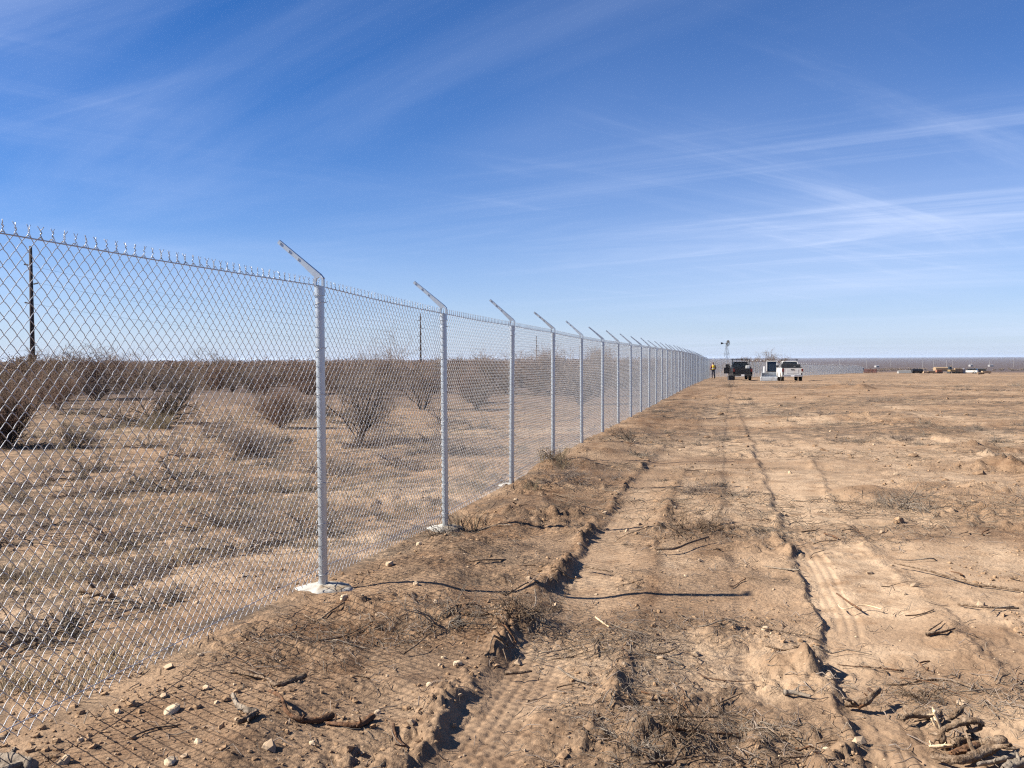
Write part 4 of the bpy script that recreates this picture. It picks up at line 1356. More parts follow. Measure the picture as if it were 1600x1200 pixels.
for i, (px, py, w, h, lab) in enumerate([
    (538, 953, 17, 13, 'round cream stone just in front of the first post'),
    (268, 1114, 32, 13, 'flat pale stone lying by itself near the foot of the mesh'),
    (266, 1199, 26, 12, 'pale stone cut by the bottom edge of the picture'),
    (715, 1040, 16, 10, 'cluster-topping white stone below the brush mound'),
    (126, 1160, 11, 9, 'small tan stone among the shadows of the mesh'),
    (184, 1117, 13, 9, 'brownish stone beside the foot of the mesh'),
    (205, 1105, 26, 12, 'reddish-brown lump of rock next to the brownish stone'),
    (1196, 987, 13, 11, 'pale jagged stone on the strip between the two tracks'),
    (671, 1084, 12, 10, 'white stone by the cloddy mound'),
    (650, 927, 11, 8, 'small stone on the shadow of the first post'),
    (681, 950, 9, 7, 'tan stone just below the shadow of the first post'),
    (1404, 815, 22, 14, 'dark rough clod on pale ground right of the tracks'),
    (655, 862, 10, 8, 'small stone between the first and second posts'),
    (322, 1080, 12, 9, 'little stone left of the propped grey stick'),
    (488, 1168, 14, 10, 'tan stone right of the curved dark root'),
    (590, 1118, 12, 9, 'stone between the curved root and the cloddy mound'),
    (1290, 1170, 12, 9, 'pale stone left of the right tyre track'),
    (310, 1168, 16, 10, 'pale stone half sunk below the flat pale one')]):
    stone(px, py, w, h, lab, 'clod' if 'clod on' in lab or 'reddish' in lab else 'stone', i + 3)

# ------------------------------------------------------------------ utility poles behind the brush
pole_xyz = []
def upole(px, y, h, label, with_base):
    x = (px - 800) / FPX * y
    zb = float(base_z(x, y))
    root = MB().cyl((0, 0, -.5), (0, 0, h), .27, .15, 14).build('utility_pole', M['pole'], None, (x, y, zb), (0, 0, R(-12)), smooth=True)
    tag(root, label, 'utility pole', 'steel power poles behind the brush')
    for s, zz in ((-1, h - 2.0), (1, h - 4.0), (-1, h - 6.0)):
        a = MB().cyl((s * .1, 0, zz), (s * .85, 0, zz + .14), .05, .04, 6)
        for q in range(4):
            a.cyl((s * (.35 + q * .13), 0, zz + .045 + q * .024), (s * (.39 + q * .13), 0, zz + .053 + q * .024), .085, .085, 8)
        a.build('insulator_arm', M['insul'], root)
        ang_ = R(-12); pole_xyz.append((label, x + math.cos(ang_) * s * .85, y + math.sin(ang_) * s * .85, zb + zz + .12))
    if with_base:
        b = MB().cyl((0, 0, -.5), (0, 0, with_base), .40, .40, 16).cyl((0, 0, with_base), (0, 0, with_base + .10), .43, .43, 16)
        b.build('pole_base', M['pole'], root, smooth=False)


for px, y, lab, wb in ((51.5, 97, 'tallest dark steel power pole with a stubby thick base, beyond the near mesh', 2.5), (657.5, 237, 'power pole standing between the first and second fence posts', 0), (838.5, 377, 'power pole standing between the third and fourth fence posts', 0), (906, 517, 'short-looking farthest power pole behind the distant fence posts', 0)):
    upole(px, y, {97: 13.95, 237: 13.6, 377: 13.6, 517: 14.5}[y], lab, wb)
for k in range(3):
    g = Geo()
    for i in range(3):
        a = np.array(pole_xyz[i * 3 + k][1:]); b = np.array(pole_xyz[(i + 1) * 3 + k][1:])
        f = np.linspace(0, 1, 25)[:, None]
        P = a + (b - a) * f; P[:, 2] -= 2.0 * 4 * (f * (1 - f))[:, 0]
        V, F = tubes(P[None], np.full((1, 25), .009), 4); g.add(V, F)
    o = link('power_line', g.mesh('power_line', M['steel']))
    tag(o, ['topmost overhead line strung between the steel power poles', 'middle overhead line on the right-hand arms of the poles', 'lowest overhead line strung between the steel power poles'][k], 'power line', 'overhead lines between the power poles')

# slender bare trunk showing above the brush
p = np.array(((619 - 800) / FPX * 75, 75)); zb = float(base_z(*p))
sg = grow(np.random.default_rng(61), 3, 3.6, 1.0, 2, (1, 2), .04, .8, .2, 0, .008)
o = link('dead_sapling', seg_mesh('dead_sapling', sg, M['twig'], 4), None, (p[0], p[1], zb)); tag(o, 'slender dead sapling poking above the brush between the first two posts', 'sapling')
for px, y, sd_ in ((222, 40, 62), (312, 48, 63), (150, 45, 64), (575, 44, 65)):
    x = (px - 800) / FPX * y
    sg = grow(np.random.default_rng(sd_), 5, 2.15, .9, 2, (1, 2), .013, .8, .25, 0, .004)
    o = link('tall_weed', seg_mesh('tall_weed', sg, M['twig'], 3), None, (x, y, float(base_z(x, y)))); 
    tag(o, {62: 'tall bare weed stalks above the sprawling black-limbed bush', 63: 'wispy tall weed midway between the sprawling bush and the first post', 64: 'tall thin weed right of the tallest steel pole', 65: 'tall wispy weed rising over the V-shaped bush'}[sd_], 'weed')


# ------------------------------------------------------------------ vehicles
def wheel(parent, x, y, r, w, name='wheel'):
    wl_ = MB().ring_x((0, 0, 0), r, r * .58, w / 2, 22).build(name, M['rubber'], parent, (x, y, r), smooth=False)
    MB().cyl((-w * .33, 0, 0), (w * .33, 0, 0), r * .60, r * .60, 16).build('rim', M['chrome'], wl_)
    return wl_


def pickup(label, loc, rz, paint, body_h, extra):
    """a crew-cab pickup; +y is forwards, origin under the middle"""
    t = empty('pickup_truck', loc, rz); tag(t, label, 'pickup truck')
    P = M[paint]
    W = .98; ra, fa = -1.75, 1.95                       # axle positions
    def arch(cy, r=.50, n=7): return [(cy + r * math.cos(a), .42 + r * math.sin(a)) for a in np.linspace(0, math.pi, n)]
    prof = [(-2.92, .62), (-2.92, 1.20 + body_h), (-.75, 1.22 + body_h), (-.75, 1.20 + body_h), (1.0, 1.20 + body_h), (1.2, 1.20 + body_h), (2.55, 1.10 + body_h), (2.82, .95), (2.86, .50)]
    prof += arch(fa) + arch(ra)
    # body sides as panels, floor and hood as solids
    for s in (-1, 1):
        MB().prism_x(prof, s * W - (.07 if s > 0 else 0), s * W + (.07 if s < 0 else 0)).build('side_panel', P, t)
    MB().box(-W + .072, W - .072, -2.86, 2.7, .50, .66).build('chassis', M['dark'], t)
    MB().box(-W + .072, W - .072, -2.80, -.80, .80, .86).build('bed_floor', M['dark'], t)
    hood = MB().prism_x([(1.15, .68), (1.15, 1.21 + body_h), (2.55, 1.11 + body_h), (2.83, .95), (2.87, .68)], -W + .073, W - .073)
    hood.build('hood', P, t, bevel=.02)
    MB().box(-W + .073, W - .073, -.78, 1.14, .68, 1.18 + body_h).build('cab_body', P, t)
    cab = MB(); zb, zt = 1.182 + body_h, 1.80 + body_h
    # pillars and roof
    cab.box(-.71, .71, -.50, .55, zt, zt + .06, .06, .06)
    for s in (-1, 1):
        for y0, y1, yt in ((-.76, -.66, -.48), (1.02, 1.12, .50), (.12, .20, .10)):
            v = [(s * .90, y0, zb), (s * .90, y1, zb), (s * .83, y1, zb), (s * .83, y0, zb), (s * .70, yt, zt), (s * .70, yt + .07, zt), (s * .64, yt + .07, zt), (s * .64, yt, zt)]
            cab._add(v, [(0, 1, 2, 3), (4, 5, 6, 7), (0, 1, 5, 4), (1, 2, 6, 5), (2, 3, 7, 6), (3, 0, 4, 7)])
    cab.build('roof', P, t)
    def pane(v, nm):
        m = MB(); m._add(v, [(0, 1, 2, 3)]); o = m.build(nm, M['glass'], t); so = o.modifiers.new('t', 'SOLIDIFY'); so.thickness = .012; return o
    pane([(-.83, -.715, zb), (.83, -.715, zb), (.65, -.455, zt), (-.65, -.455, zt)], 'rear_window')
    pane([(-.83, 1.07, zb), (.83, 1.07, zb), (.65, .54, zt), (-.65, .54, zt)], 'windscreen')
    for s in (-1, 1):
        pane([(s * .865, -.66, zb), (s * .865, 1.02, zb), (s * .67, .50, zt), (s * .67, -.42, zt)], 'side_window')
        MB().box(s * .93, s * 1.16 if s > 0 else s * 1.16 + 0, .92, 1.0, 1.22 + body_h, 1.44 + body_h).build('wing_mirror', M['dark'], t, bevel=.02) if s > 0 else MB().box(-1.16, -.93, .92, 1.0, 1.22 + body_h, 1.44 + body_h).build('wing_mirror', M['dark'], t, bevel=.02)
        MB().box(*((.80, .97) if s > 0 else (-.97, -.80)), -2.955, -2.922, .86 + body_h, 1.16 + body_h).build('tail_light', M['red'], t)
        MB().box(*((.62, .95) if s > 0 else (-.95, -.62)), 2.80, 2.90, .82, 1.0).build('headlight', M['plate'], t)
    tg = MB().box(-.79, .79, -2.945, -2.87, .66, 1.20 + body_h).box(-.55, .55, -2.957, -2.945, .80, 1.08 + body_h).build('tailgate', P, t, bevel=.012)
    MB().box(-.16, .16, -2.975, -2.957, 1.02 + body_h, 1.09 + body_h).build('handle', M['dark'], tg)
    MB().box(-.95, .95, -3.10, -2.95, .48, .64).build('rear_bumper', M['chrome'] if paint == 'white' else M['dark'], t, bevel=.02)
    lp = MB().box(-.16, .16, -3.115, -3.102, .50, .63).build('licence_plate', M['plate'], t)
    MB().box(-.97, .97, 2.88, 3.0, .45, .72).build('front_bumper', M['dark'], t, bevel=.02)
    for s in (-1, 1):
        wheel(t, s * (W - .14), ra, .42, .27); wheel(t, s * (W - .14), fa, .42, .27)
    extra(t, body_h)
    return t


def white_extra(t, bh):
    rk = MB()
    for s in (-1, 1):
        rk.cyl((s * .72, -.40, 1.86 + bh), (s * .72, -.40, 2.02 + bh), .03, m=6).cyl((s * .72, .45, 1.86 + bh), (s * .72, .45, 2.02 + bh), .03, m=6)
        rk.cyl((s * .72, -.55, 2.02 + bh), (s * .72, .6, 2.02 + bh), .025, m=6)
    for q in np.linspace(-.5, .55, 5): rk.cyl((-.72, q, 2.04 + bh), (.72, q, 2.04 + bh), .022, m=6)
    rk.build('roof_rack', M['dark'], t)
    MB().box(-.88, .88, -1.35, -.85, .87, 1.56 + bh).box(-.8, .2, -1.24, -.86, 1.56 + bh, 1.64 + bh).build('tool_box', M['dark'], t, bevel=.02)
    MB().cyl((.45, -1.6, .9), (.45, -1.6, 1.38 + bh), .22, m=14).box(.0, .95, -2.5, -2.3, 1.21 + bh, 1.30 + bh).build('cargo', M['dark'], t)


wp = np.array(((1238.5 - 800) / FPX * 88, 88.0))
pickup('dusty white pickup with a roof rack, parked facing away on the dirt', (wp[0] + 2.95 * math.sin(R(11)), wp[1] + 2.9, float(base_z(wp[0], wp[1] + 2.9)) + .02), -R(11.0), 'white', .10, white_extra)


def black_extra(t, bh):
    fr = MB()
    for s in (-1, 1): fr.cyl((s * .86, -.84, .9), (s * .86, -.84, 2.14 + bh), .045, m=6)
    fr.cyl((-.86, -.84, 2.14 + bh), (.86, -.84, 2.14 + bh), .05, m=6).cyl((-.86, -.84, 1.62 + bh), (.86, -.84, 1.62 + bh), .035, m=6)
    for q in np.linspace(-.7, .7, 6): fr.cyl((q, -.84, 1.2 + bh), (q, -.84, 2.14 + bh), .018, m=5)
    for s in (-1, 1): fr.cyl((s * .86, -.84, 2.14 + bh), (s * .86, .9, 2.12 + bh), .035, m=6)
    fr.build('cab_rack', M['black'], t)
    MB().box(-.9, .9, -2.3, -1.0, .9, 1.34 + bh).build('tool_box', M['black'], t, bevel=.03)
    MB().box(.35, .75, -2.6, -2.35, .9, 1.48 + bh).build('water_cooler', M['white'], t, bevel=.05)
    dr = MB().box(-1.58, -1.0, .96, 1.02, .66, 1.24 + bh).box(-1.40, -1.0, .97, 1.01, 1.24 + bh, 1.60 + bh).build('door', M['black'], t)


bp_ = (1160.5 - 800) / FPX * 95 + 2.95 * math.sin(R(8.5))
pickup('black work pickup with a cab rack and its left door open, beside the worker', (bp_, 97.9, float(base_z(bp_, 97.9)) + .02), -R(8.5), 'black', .06, black_extra)
q = ((1142 - 800) / FPX * 92, 92.0)
o = MB().box(-.27, .27, -.2, .2, 0, .36, .02, .02).box(-.28, .28, -.21, .21, .36, .42).cyl((-.12, 0, .47), (.12, 0, .47), .02, m=6).build('tool_crate', M['dark'], None, (q[0], q[1], float(base_z(*q))), (0, 0, .2), bevel=.01)
tag(o, 'small dark tool crate on the ground behind the black pickup', 'crate')

# skid-steer loader facing us, bucket down
sx, sy = (1206 - 800) / FPX * 95.5, 95.5
t = empty('skid_steer_loader', (sx, sy, float(base_z(sx, sy)) + .01), math.pi - R(16))
tag(t, 'white skid-steer loader with a wide grey bucket, between the two pickups', 'loader')
MB().prism_x([(-1.2, .35), (1.0, .35), (1.15, .7), (.9, .95), (-1.35, 1.25), (-1.4, .6)], -.48, .48).build('body', M['dark'], t, bevel=.03)
cabm = MB()
for s in (-1, 1):
    cabm.prism_x([(-.75, 1.0), (.80, 1.0), (.62, 1.98), (.52, 1.98), (.66, 1.08), (-.6, 1.2), (-.55, 1.98), (-.68, 1.98)], s * .5 - .04, s * .5 + .04)
cabm.box(-.56, .56, -.72, .68, 1.985, 2.06).build('cab_frame', M['white'], t)
m_ = MB(); m_._add([(-.46, .70, 1.0), (.46, .70, 1.0), (.46, .54, 1.98), (-.46, .54, 1.98)], [(0, 1, 2, 3)]); o_ = m_.build('cab_window', M['glass'], t); o_.modifiers.new('t', 'SOLIDIFY').thickness = .02
MB().box(-.28, .28, -.35, .1, .97, 1.55).build('seat', M['black'], t, bevel=.04)
for s in (-1, 1):
    MB().prism_x([(-1.3, 1.25), (-1.2, 1.48), (.9, 1.12), (1.42, .55), (1.36, .32), (1.22, .42), (.8, .98), (-1.2, 1.22)], s * .78 - .07, s * .78 + .07).build('lift_arm', M['white'], t, bevel=.015)
    for yy in (-.62, .55):
        wheel(t, s * .70, yy, .41, .28)
MB().prism_x([(1.30, .06), (2.0, .04), (2.02, .07), (1.45, .14), (1.34, .30), (1.34, .66), (1.50, .86), (1.46, .88), (1.26, .70), (1.24, .25)], -1.0, 1.0).prism_x([(1.31, .08), (1.95, .07), (1.46, .85), (1.33, .68)], -1.02, -.985).prism_x([(1.31, .08), (1.95, .07), (1.46, .85), (1.33, .68)], .985, 1.02).build('bucket', M['bucket'], t)
MB().box(-1.12, 1.12, 1.98, 2.28, .02, .46).build('grading_blade', M['bucket'], t, bevel=.05)

# ------------------------------------------------------------------ the worker by the fence
def worker():
    Y = 102.5; X = (1114.5 - 800) / FPX * Y
    root = empty('person', (X, Y, float(base_z(X, Y)) + .0), R(188))
    tag(root, 'worker in a yellow vest and dark trousers standing by the fence end, seen from behind', 'person')
    j = {'pel': (0, 0, .95), 'sp': (0, .01, 1.15), 'ch': (0, .02, 1.38), 'nk': (0, .0, 1.52), 'hd': (0, -.03, 1.62), 'ht': (0, -.03, 1.74),
         'hl': (-.10, 0, .90), 'kl': (-.13, -.02, .50), 'al': (-.15, .02, .09), 'tl': (-.16, -.13, .04),
         'hr': (.10, 0, .90), 'kr': (.12, .01, .50), 'ar': (.14, .05, .09), 'tr': (.17, -.10, .04),
         'sl': (-.19, .02, 1.42), 'el': (-.29, .04, 1.16), 'wl': (-.22, -.14, .99), 'fl': (-.19, -.20, .95),
         'sr': (.19, .02, 1.42), 'er': (.30, .05, 1.15), 'wr': (.24, -.12, .97), 'fr': (.20, -.18, .94)}
    rad_ = {'pel': .15, 'sp': .14, 'ch': .165, 'nk': .06, 'hd': .095, 'ht': .075, 'hl': .095, 'kl': .068, 'al': .05, 'tl': .045, 'hr': .095, 'kr': .068, 'ar': .05, 'tr': .045,
            'sl': .075, 'el': .052, 'wl': .036, 'fl': .042, 'sr': .075, 'er': .052, 'wr': .036, 'fr': .042}
    E = [('pel', 'sp'), ('sp', 'ch'), ('ch', 'nk'), ('nk', 'hd'), ('hd', 'ht'), ('pel', 'hl'), ('hl', 'kl'), ('kl', 'al'), ('al', 'tl'), ('pel', 'hr'), ('hr', 'kr'), ('kr', 'ar'), ('ar', 'tr'),
         ('ch', 'sl'), ('sl', 'el'), ('el', 'wl'), ('wl', 'fl'), ('ch', 'sr'), ('sr', 'er'), ('er', 'wr'), ('wr', 'fr')]
    def skin(names, edges, grow_, name, material, rootj):
        ks = list(names); me = bpy.data.meshes.new(name)
        me.from_pydata([j[k] for k in ks], [(ks.index(a), ks.index(b)) for a, b in edges], [])
        o = bpy.data.objects.new(name, me); COL.objects.link(o)
        o.modifiers.new('skin', 'SKIN'); o.modifiers.new('sub', 'SUBSURF').levels = 1
        for i, k in enumerate(ks):
            v = me.skin_vertices[0].data[i]; v.radius = (rad_[k] + grow_, (rad_[k] + grow_) * (.78 if k in ('pel', 'sp', 'ch') else 1)); v.use_root = k == rootj
        dg = bpy.context.evaluated_depsgraph_get()
        me2 = bpy.data.meshes.new_from_object(o.evaluated_get(dg))
        bpy.data.objects.remove(o)
        me2.name = name; me2.materials.clear(); me2.materials.append(material)
        me2.polygons.foreach_set('use_smooth', [True] * len(me2.polygons))
        return link(name, me2, root)
    skin(j.keys(), E, 0, 'body', M['skin'], 'pel')
    skin(('pel', 'hl', 'kl', 'al', 'hr', 'kr', 'ar'), [e for e in E if e[0] in ('pel', 'hl', 'kl', 'hr', 'kr') and e[1] != 'sp'], .016, 'trousers', M['denim'], 'pel')
    skin(('pel', 'sp', 'ch', 'sl', 'el', 'wl', 'sr', 'er', 'wr'), [e for e in E if e[0] in ('pel', 'sp', 'ch', 'sl', 'el', 'sr', 'er') and e[1] not in ('hl', 'hr', 'nk')], .014, 'jacket', M['jacket'], 'pel')
    vest = MB()
    m = 14
    prof = [(1.0, .19, .155), (1.2, .19, .155), (1.38, .205, .165), (1.47, .16, .12), (1.50, .10, .09)]
    v = []; f = []
    for zz, a, b in prof:
        for i in range(m):
            th = 2 * math.pi * i / m; v.append((a * math.cos(th), .015 + b * math.sin(th), zz))
    for k in range(len(prof) - 1):
        for i in range(m):
            f.append((k * m + i, k * m + (i + 1) % m, (k + 1) * m + (i + 1) % m, (k + 1) * m + i))
    vest._add(v, f); vo = vest.build('vest', M['vest'], root, smooth=True)
    bd = MB()
    for zz, a, b in ((1.10, .196, .161),):
        for i in range(m):
            t0, t1 = 2 * math.pi * i / m, 2 * math.pi * (i + 1) / m
            bd._add([(a * math.cos(t0), .015 + b * math.sin(t0), zz), (a * math.cos(t1), .015 + b * math.sin(t1), zz), (a * math.cos(t1), .015 + b * math.sin(t1), zz + .06), (a * math.cos(t0), .015 + b * math.sin(t0), zz + .06)], [(0, 1, 2, 3)])
    bd.build('reflective_band', M['plate'], vo)
    for s, an, tn_ in ((-1, 'al', 'tl'), (1, 'ar', 'tr')):
        a, t_ = j[an], j[tn_]
        MB().cyl((a[0], a[1], .16), (a[0], a[1], .03), .062, .066, 10).cyl((a[0], a[1] + .03, .045), (t_[0], t_[1] - .04, .04), .05, .042, 8).build('boot', M['boots'], root, smooth=True)
    cap = MB(); m = 12; v = []; f = []
    for zz, rr_ in ((1.66, .112), (1.72, .110), (1.78, .085), (1.80, .03)):
        for i in range(m):
            th = 2 * math.pi * i / m; v.append((rr_ * math.cos(th), -.03 + rr_ * math.sin(th), zz))
    for k in range(3):
        for i in range(m): f.append((k * m + i, k * m + (i + 1) % m, (k + 1) * m + (i + 1) % m, (k + 1) * m + i))
    f.append(tuple(range(3 * m, 4 * m))); cap._add(v, f); cap.box(-.07, .07, -.22, -.12, 1.66, 1.675); cap.build('cap', M['hat'], root, smooth=False)


worker()

# ------------------------------------------------------------------ windmill and bare trees on the skyline
Yw = 370.0; Xw = (1135.5 - 800) / FPX * Yw; zw = float(base_z(Xw, Yw))
hw = (562 - 540) / FPX * Yw + (CAM_Z - zw) - .3
wm = empty('windmill', (Xw, Yw, zw), R(20)); tag(wm, 'lattice windmill tower with vane on the skyline above the black pickup', 'windmill')
tw = MB(); n_ = 6
for s in (-1, 1):
    for q in (-1, 1):
        tw.cyl((s * 1.3, q * 1.3, -.3), (s * .18, q * .18, hw), .05, .045, 5)
for k in range(n_):
    f0, f1 = k / n_, (k + 1) / n_
    w0, w1 = 1.3 - 1.12 * f0, 1.3 - 1.12 * f1
    for a, b in (((-1, -1), (1, -1)), ((1, -1), (1, 1)), ((1, 1), (-1, 1)), ((-1, 1), (-1, -1))):
        tw.cyl((a[0] * w1, a[1] * w1, hw * f1), (b[0] * w1, b[1] * w1, hw * f1), .022, m=4)
        tw.cyl((a[0] * w0, a[1] * w0, hw * f0), (b[0] * w1, b[1] * w1, hw * f1), .02, m=4)
tw.build('tower', M['steel'], wm)
MB().box(-1.0, 1.0, -1.0, 1.0, hw * .62, hw * .62 + .1).build('platform', M['steel'], wm)
MB().box(-.2, .2, -.5, .5, hw, hw + .35).build('gearbox', M['steel'], wm)
for k in range(12):
    a = k * math.pi / 6
    bl_ = MB(); c_, s_ = math.cos(a), math.sin(a)
    def rt(x, z): return (x * c_ - z * s_, x * s_ + z * c_)
    pts = [(-.08, .3), (.08, .3), (.24, 1.25), (-.24, 1.25)]
    v = [(.62 + (.05 if i in (0, 3) else -.05), p_[0], hw + .2 + p_[1]) for i, p_ in enumerate([rt(*q_) for q_ in pts])]
    v += [(a_ + .03, b_, c__) for a_, b_, c__ in v]
    bl_._add(v, [(0, 1, 2, 3), (7, 6, 5, 4), (0, 4, 5, 1), (1, 5, 6, 2), (2, 6, 7, 3), (3, 7, 4, 0)])
    bl_.build('blade', M['steel'], wm)
vn = MB().cyl((-.2, 0, hw + .2), (-1.6, 0, hw + .15), .05, m=5)
vn._add([(-1.5, .0, hw + .0), (-2.7, .0, hw - .25), (-2.7, .0, hw + .65), (-1.5, .0, hw + .35), (-1.5, .05, hw + .0), (-2.7, .05, hw - .25), (-2.7, .05, hw + .65), (-1.5, .05, hw + .35)], [(0, 1, 2, 3), (7, 6, 5, 4), (0, 4, 5, 1), (1, 5, 6, 2), (2, 6, 7, 3), (3, 7, 4, 0)])
vn.build('tail_vane', M['steel'], wm)

for px, Yt, ht, sp, sd_, lab in ((1205, 240, 5.6, 3.0, 71, 'tallest bare tree on the skyline above the loader'), (1183, 250, 4.4, 2.6, 72, 'middle bare tree of the skyline clump, left of the tallest'), (1160, 255, 4.4, 2.2, 73, 'bare tree on the skyline just behind the black pickup'), (1222, 235, 4.0, 2.2, 74, 'small bare tree on the skyline touching the white pickup'), (1172, 262, 3.6, 2.4, 75, 'low bare tree tucked between two others behind the black pickup')):
    x = (px - 800) / FPX * Yt; zb = float(base_z(x, Yt))
    rs = np.random.default_rng(sd_)
    sg = grow(rs, 5, ht * .9, sp, 3, (2, 2, 2), .08, .5, .35, 0, .014)
    tr = link('bare_tree', None, None, (x, Yt, zb)); tag(tr, lab, 'tree', 'bare trees on the skyline')
    link('trunk', seg_mesh('trunk', [s for s in sg if s[4] <= 1], M['limb'], 5), tr)
    link('crown', seg_mesh('crown', [s for s in sg if s[4] > 1], M['bark'], 3), tr)
# scrub in the distance to the right, one mass
g = Geo()
for _ in range(260):
    Yt = math.exp(random.uniform(math.log(250), math.log(900))); tn_ = random.uniform(.215, .62)
    if Yt < 420 and tn_ > .32: continue
    x = tn_ * Yt; P, Q = random.choice(lite); pick = RNG.random(len(P)) < .25
    s_ = random.uniform(.7, 1.2)
    P2 = P[pick] * s_ * np.array((1.6, 1.6, 1)) + np.array((x, Yt, float(base_z(x, Yt)) - .05))
    V, F = tubes(P2, np.maximum(Q[pick], .0002 * Yt), 3, caps=False); g.add(V, F)
tag(link('scrub', g.mesh('scrub', M['twig'])), kind='stuff')

# ------------------------------------------------------------------ the work yard far off on the right
def yard(px, Y): x = (px - 800) / FPX * Y; return (x, Y, float(base_z(x, Y)))


Yd = 275.0; u = Yd / FPX     # metres per pixel there
o = empty('pipe_stack', yard(1413, Yd)); tag(o, 'low stack of white pipes in the far yard, next to the orange barrier', 'pipes')
for k, (a, b) in enumerate(((-.5, .16), (-.17, .16), (.16, .16), (.49, .16), (-.33, .45), (0, .45), (.33, .45), (-.17, .73))):
    MB().cyl((-1.9, a, b), (1.9, a, b), .155, m=10).build('pipe', M['pipe'], o)
for q in (-1.2, 1.2): MB().box(q - .08, q + .08, -.8, .8, -.25, .0).build('bearer', M['crate'], o)
o = empty('fuel_tank', yard(1433, Yd)); tag(o, 'black fuel tank on skids in the far yard, right of the pipe stack', 'tank')
MB().cyl((-1.5, 0, .75), (1.5, 0, .75), .62, m=18).build('tank', M['black'], o, smooth=False)
for q in (-1.0, 1.0): MB().box(q - .1, q + .1, -.6, .6, -.15, .3).build('skid', M['dark'], o)
MB().cyl((0, 0, 1.36), (0, 0, 1.5), .2, m=10).build('hatch', M['steel'], o)
o = empty('flatbed_trailer', yard(1473, Yd + 8)); tag(o, 'tan tarpaulin-covered trailer in the far yard, beside the digger', 'trailer')
MB().box(-2.6, 2.6, -1.1, 1.1, .75, .9).build('deck', M['dark'], o)
MB().prism_x([(-1.0, .905), (1.0, .905), (.95, 1.75), (.3, 1.98), (-.5, 1.95), (-.95, 1.7)], -2.5, 2.4).build('tarpaulin', M['tan'], o)
for q in (-1.6, -.8):
    for s in (-1, 1): MB().cyl((q - .0, s * 1.0 - .1, .38), (q, s * 1.0 + .1, .38), .38, m=12).build('wheel', M['rubber'], o)
o = empty('excavator', yard(1487, Yd)); tag(o, 'small digger with raised arm in the far yard', 'excavator')
for s in (-1, 1): MB().prism_x([(-.9, .05), (.9, .05), (1.1, .3), (.9, .55), (-.9, .55), (-1.1, .3)], s * .75 - .2, s * .75 + .2).build('track', M['dark'], o)
MB().box(-.85, .85, -1.0, .8, .6, 1.15).build('body', M['yellow'], o, bevel=.05)
MB().box(-.8, -.05, -.3, .75, 1.155, 2.1, .04, .06).build('cab', M['glass'], o, bevel=.04)
am = MB().cyl((.3, .7, 1.2), (.6, 1.6, 2.3), .14, .11, 6).cyl((.6, 1.6, 2.3), (.8, 2.5, 1.4), .10, .09, 6); am.build('arm', M['yellow'], o)
MB().prism_x([(2.3, 1.4), (2.75, 1.35), (2.7, .95), (2.3, 1.0)], .55, 1.05).build('bucket', M['dark'], o)
for px, dy, paint, lab, sc in ((1467, 0, 'orange', 'small orange generator in front of the tan trailer', .9), (1497, 4, 'tan', 'pale boxy generator right of the digger', 1.25)):
    o = empty('generator', yard(px, Yd + dy - 3)); tag(o, lab, 'generator')
    MB().box(-.9 * sc, .9 * sc, -.55, .55, .35, 1.25 * sc).build('housing', M[paint], o, bevel=.05)
    MB().box(-1.0 * sc, 1.0 * sc, -.4, .4, .22, .34).build('chassis', M['dark'], o)
    for s in (-1, 1): MB().cyl((0, s * .62 - .08, .27), (0, s * .62 + .08, .27), .27, m=10).build('wheel', M['rubber'], o)
    MB().cyl((.5 * sc, .2, 1.25 * sc), (.5 * sc, .2, 1.25 * sc + .3), .05, m=6).build('exhaust', M['dark'], o)
o = empty('water_tank', yard(1504, Yd + 2)); tag(o, 'rounded grey tank beside the pale generator in the far yard', 'tank')
MB().cyl((0, 0, .05), (0, 0, 1.35), .85, .85, 18).cyl((0, 0, 1.35), (0, 0, 1.62), .85, .25, 18).build('tank', M['tank'], o)
MB().cyl((0, 0, 1.6), (0, 0, 1.75), .2, m=10).build('lid', M['dark'], o)


def far_car(px, dy, paint, lab, rz):
    o = empty('parked_car', yard(px, Yd + dy), rz); tag(o, lab, 'car')
    MB().prism_x([(-2.2, .35), (-2.2, .95), (-.9, 1.0), (1.1, .95), (2.2, .80), (2.25, .35)], -.85, .85).build('body', M[paint], o, bevel=.06)
    MB().prism_x([(-2.05, 1.003), (-1.7, 1.55), (.2, 1.55), (1.0, 1.003)], -.74, .74).build('cabin', M['glass'], o, bevel=.05)
    for s in (-1, 1):
        for q in (-1.4, 1.4): wheel(o, s * .78, q, .33, .2)


far_car(1516, 6, 'white', 'white car parked in the far yard, beside a dark one', .9)
far_car(1529, 9, 'black', 'dark car parked in the far yard, right of the white one', 1.2)
for px, w, hh, lab, mm in ((1447, .9, .5, 'pale lumber pallet left of the tan trailer', 'crate'), (1455, 1.0, .6, 'second lumber pallet, nearer to the tan trailer', 'tan'), (1541, 1.3, .7, 'brown crate stack at the right end of the far yard', 'crate')):
    o = empty('lumber_pallet', yard(px, Yd + 5)); tag(o, lab, 'pallet')
    for k in range(4): MB().box(-w, w, -.5, .5, .12 + k * hh / 4, .12 + (k + .88) * hh / 4).build('board', M[mm], o)
    for q in (-.8, .8): MB().box(q * w - .06, q * w + .06, -.5, .5, -.1, .117).build('bearer', M['crate'], o)
o = MB().cyl((-.8, 0, .25), (.8, .2, .3), .28, .22, 8).cyl((.2, .1, .3), (.7, -.3, .7), .1, .05, 6).build('log', M['bark'], None, yard(1533, 220)); tag(o, 'dark log lying alone before the far yard', 'log')

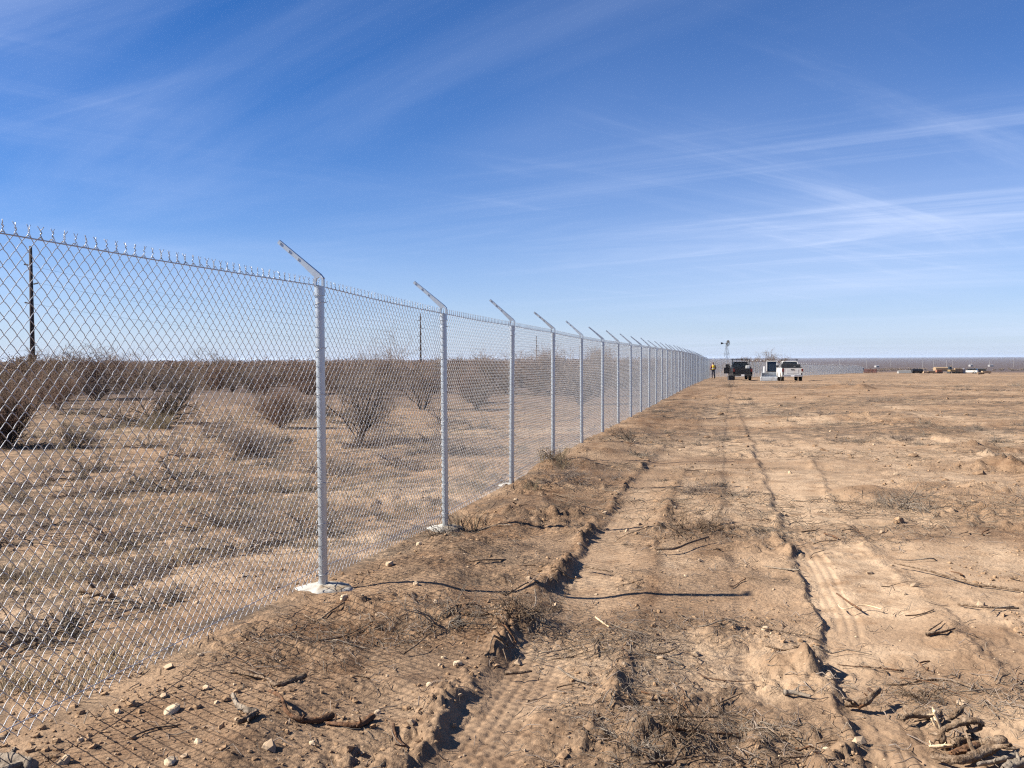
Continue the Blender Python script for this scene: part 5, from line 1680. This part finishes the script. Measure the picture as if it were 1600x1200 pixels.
# pale poles and a few roofs far out on the plain
for i, (px, Yp, top_px) in enumerate(((1312, 1350, 559.5), (1354, 1300, 560), (1392, 1500, 560), (1442, 1250, 559), (1459, 1450, 560.5), (1479, 1300, 559.8), (1489, 1250, 559.5), (1518, 1500, 561), (1546, 1400, 560), (1584, 1350, 559.5))):
    x, yy, zb = yard(px, Yp)
    hh = (CAM_Z - zb) - (top_px + 1 - (559.5 - .0045 * (px - 800))) / FPX * Yp
    o = MB().cyl((0, 0, -1), (0, 0, hh), .24, .18, 8).cyl((-.9, 0, hh - .4), (.9, 0, hh - .4), .12, m=6).build('line_pole', M['pale_wall'], None, (x, yy, zb))
    tag(o, ('first', 'second', 'third', 'fourth', 'fifth', 'sixth', 'seventh', 'eighth', 'ninth', 'tenth')[i] + ' from the left of the tiny pale line poles far out on the dark plain', 'pole', 'pale poles far out on the plain')
for px, Yp, w, h, lab in ((1345, 900, 4, 1.8, 'pale low shed on the plain just above the far fence'), (1370, 1400, 6, 2.2, 'pale farm roof on the plain right of the low shed'), (1517, 1500, 6, 2.2, 'pale building on the plain above the far yard'), (1548, 1480, 8, 2.0, 'long pale building on the plain at the far right')):
    o = empty('farm_shed', yard(px, Yp), .4); tag(o, lab, 'building')
    MB().box(-w / 2, w / 2, -2, 2, -2, h).build('wall', M['pale_wall'], o)
    MB().prism_x([(-2.3, h + .005), (2.3, h + .005), (0, h + 1.0)], -w / 2 - .3, w / 2 + .3).build('roof', M['tank'], o)

# ------------------------------------------------------------------ the air
hz = bpy.data.materials.new('haze'); hz.use_nodes = True
hn, hl = hz.node_tree.nodes, hz.node_tree.links
hn.clear()
ho = hn.new('ShaderNodeOutputMaterial'); hv = hn.new('ShaderNodeVolumePrincipled')
hv.inputs['Color'].default_value = (.66, .80, 1.0, 1)
hv.inputs['Density'].default_value = 4.5e-5
hv.inputs['Anisotropy'].default_value = 0.2
hl.new(hv.outputs[0], ho.inputs['Volume'])
hb = MB().box(-22000, 22000, -22000, 22000, -26.5, 17.5).build('haze', hz)
tag(hb, kind='stuff')
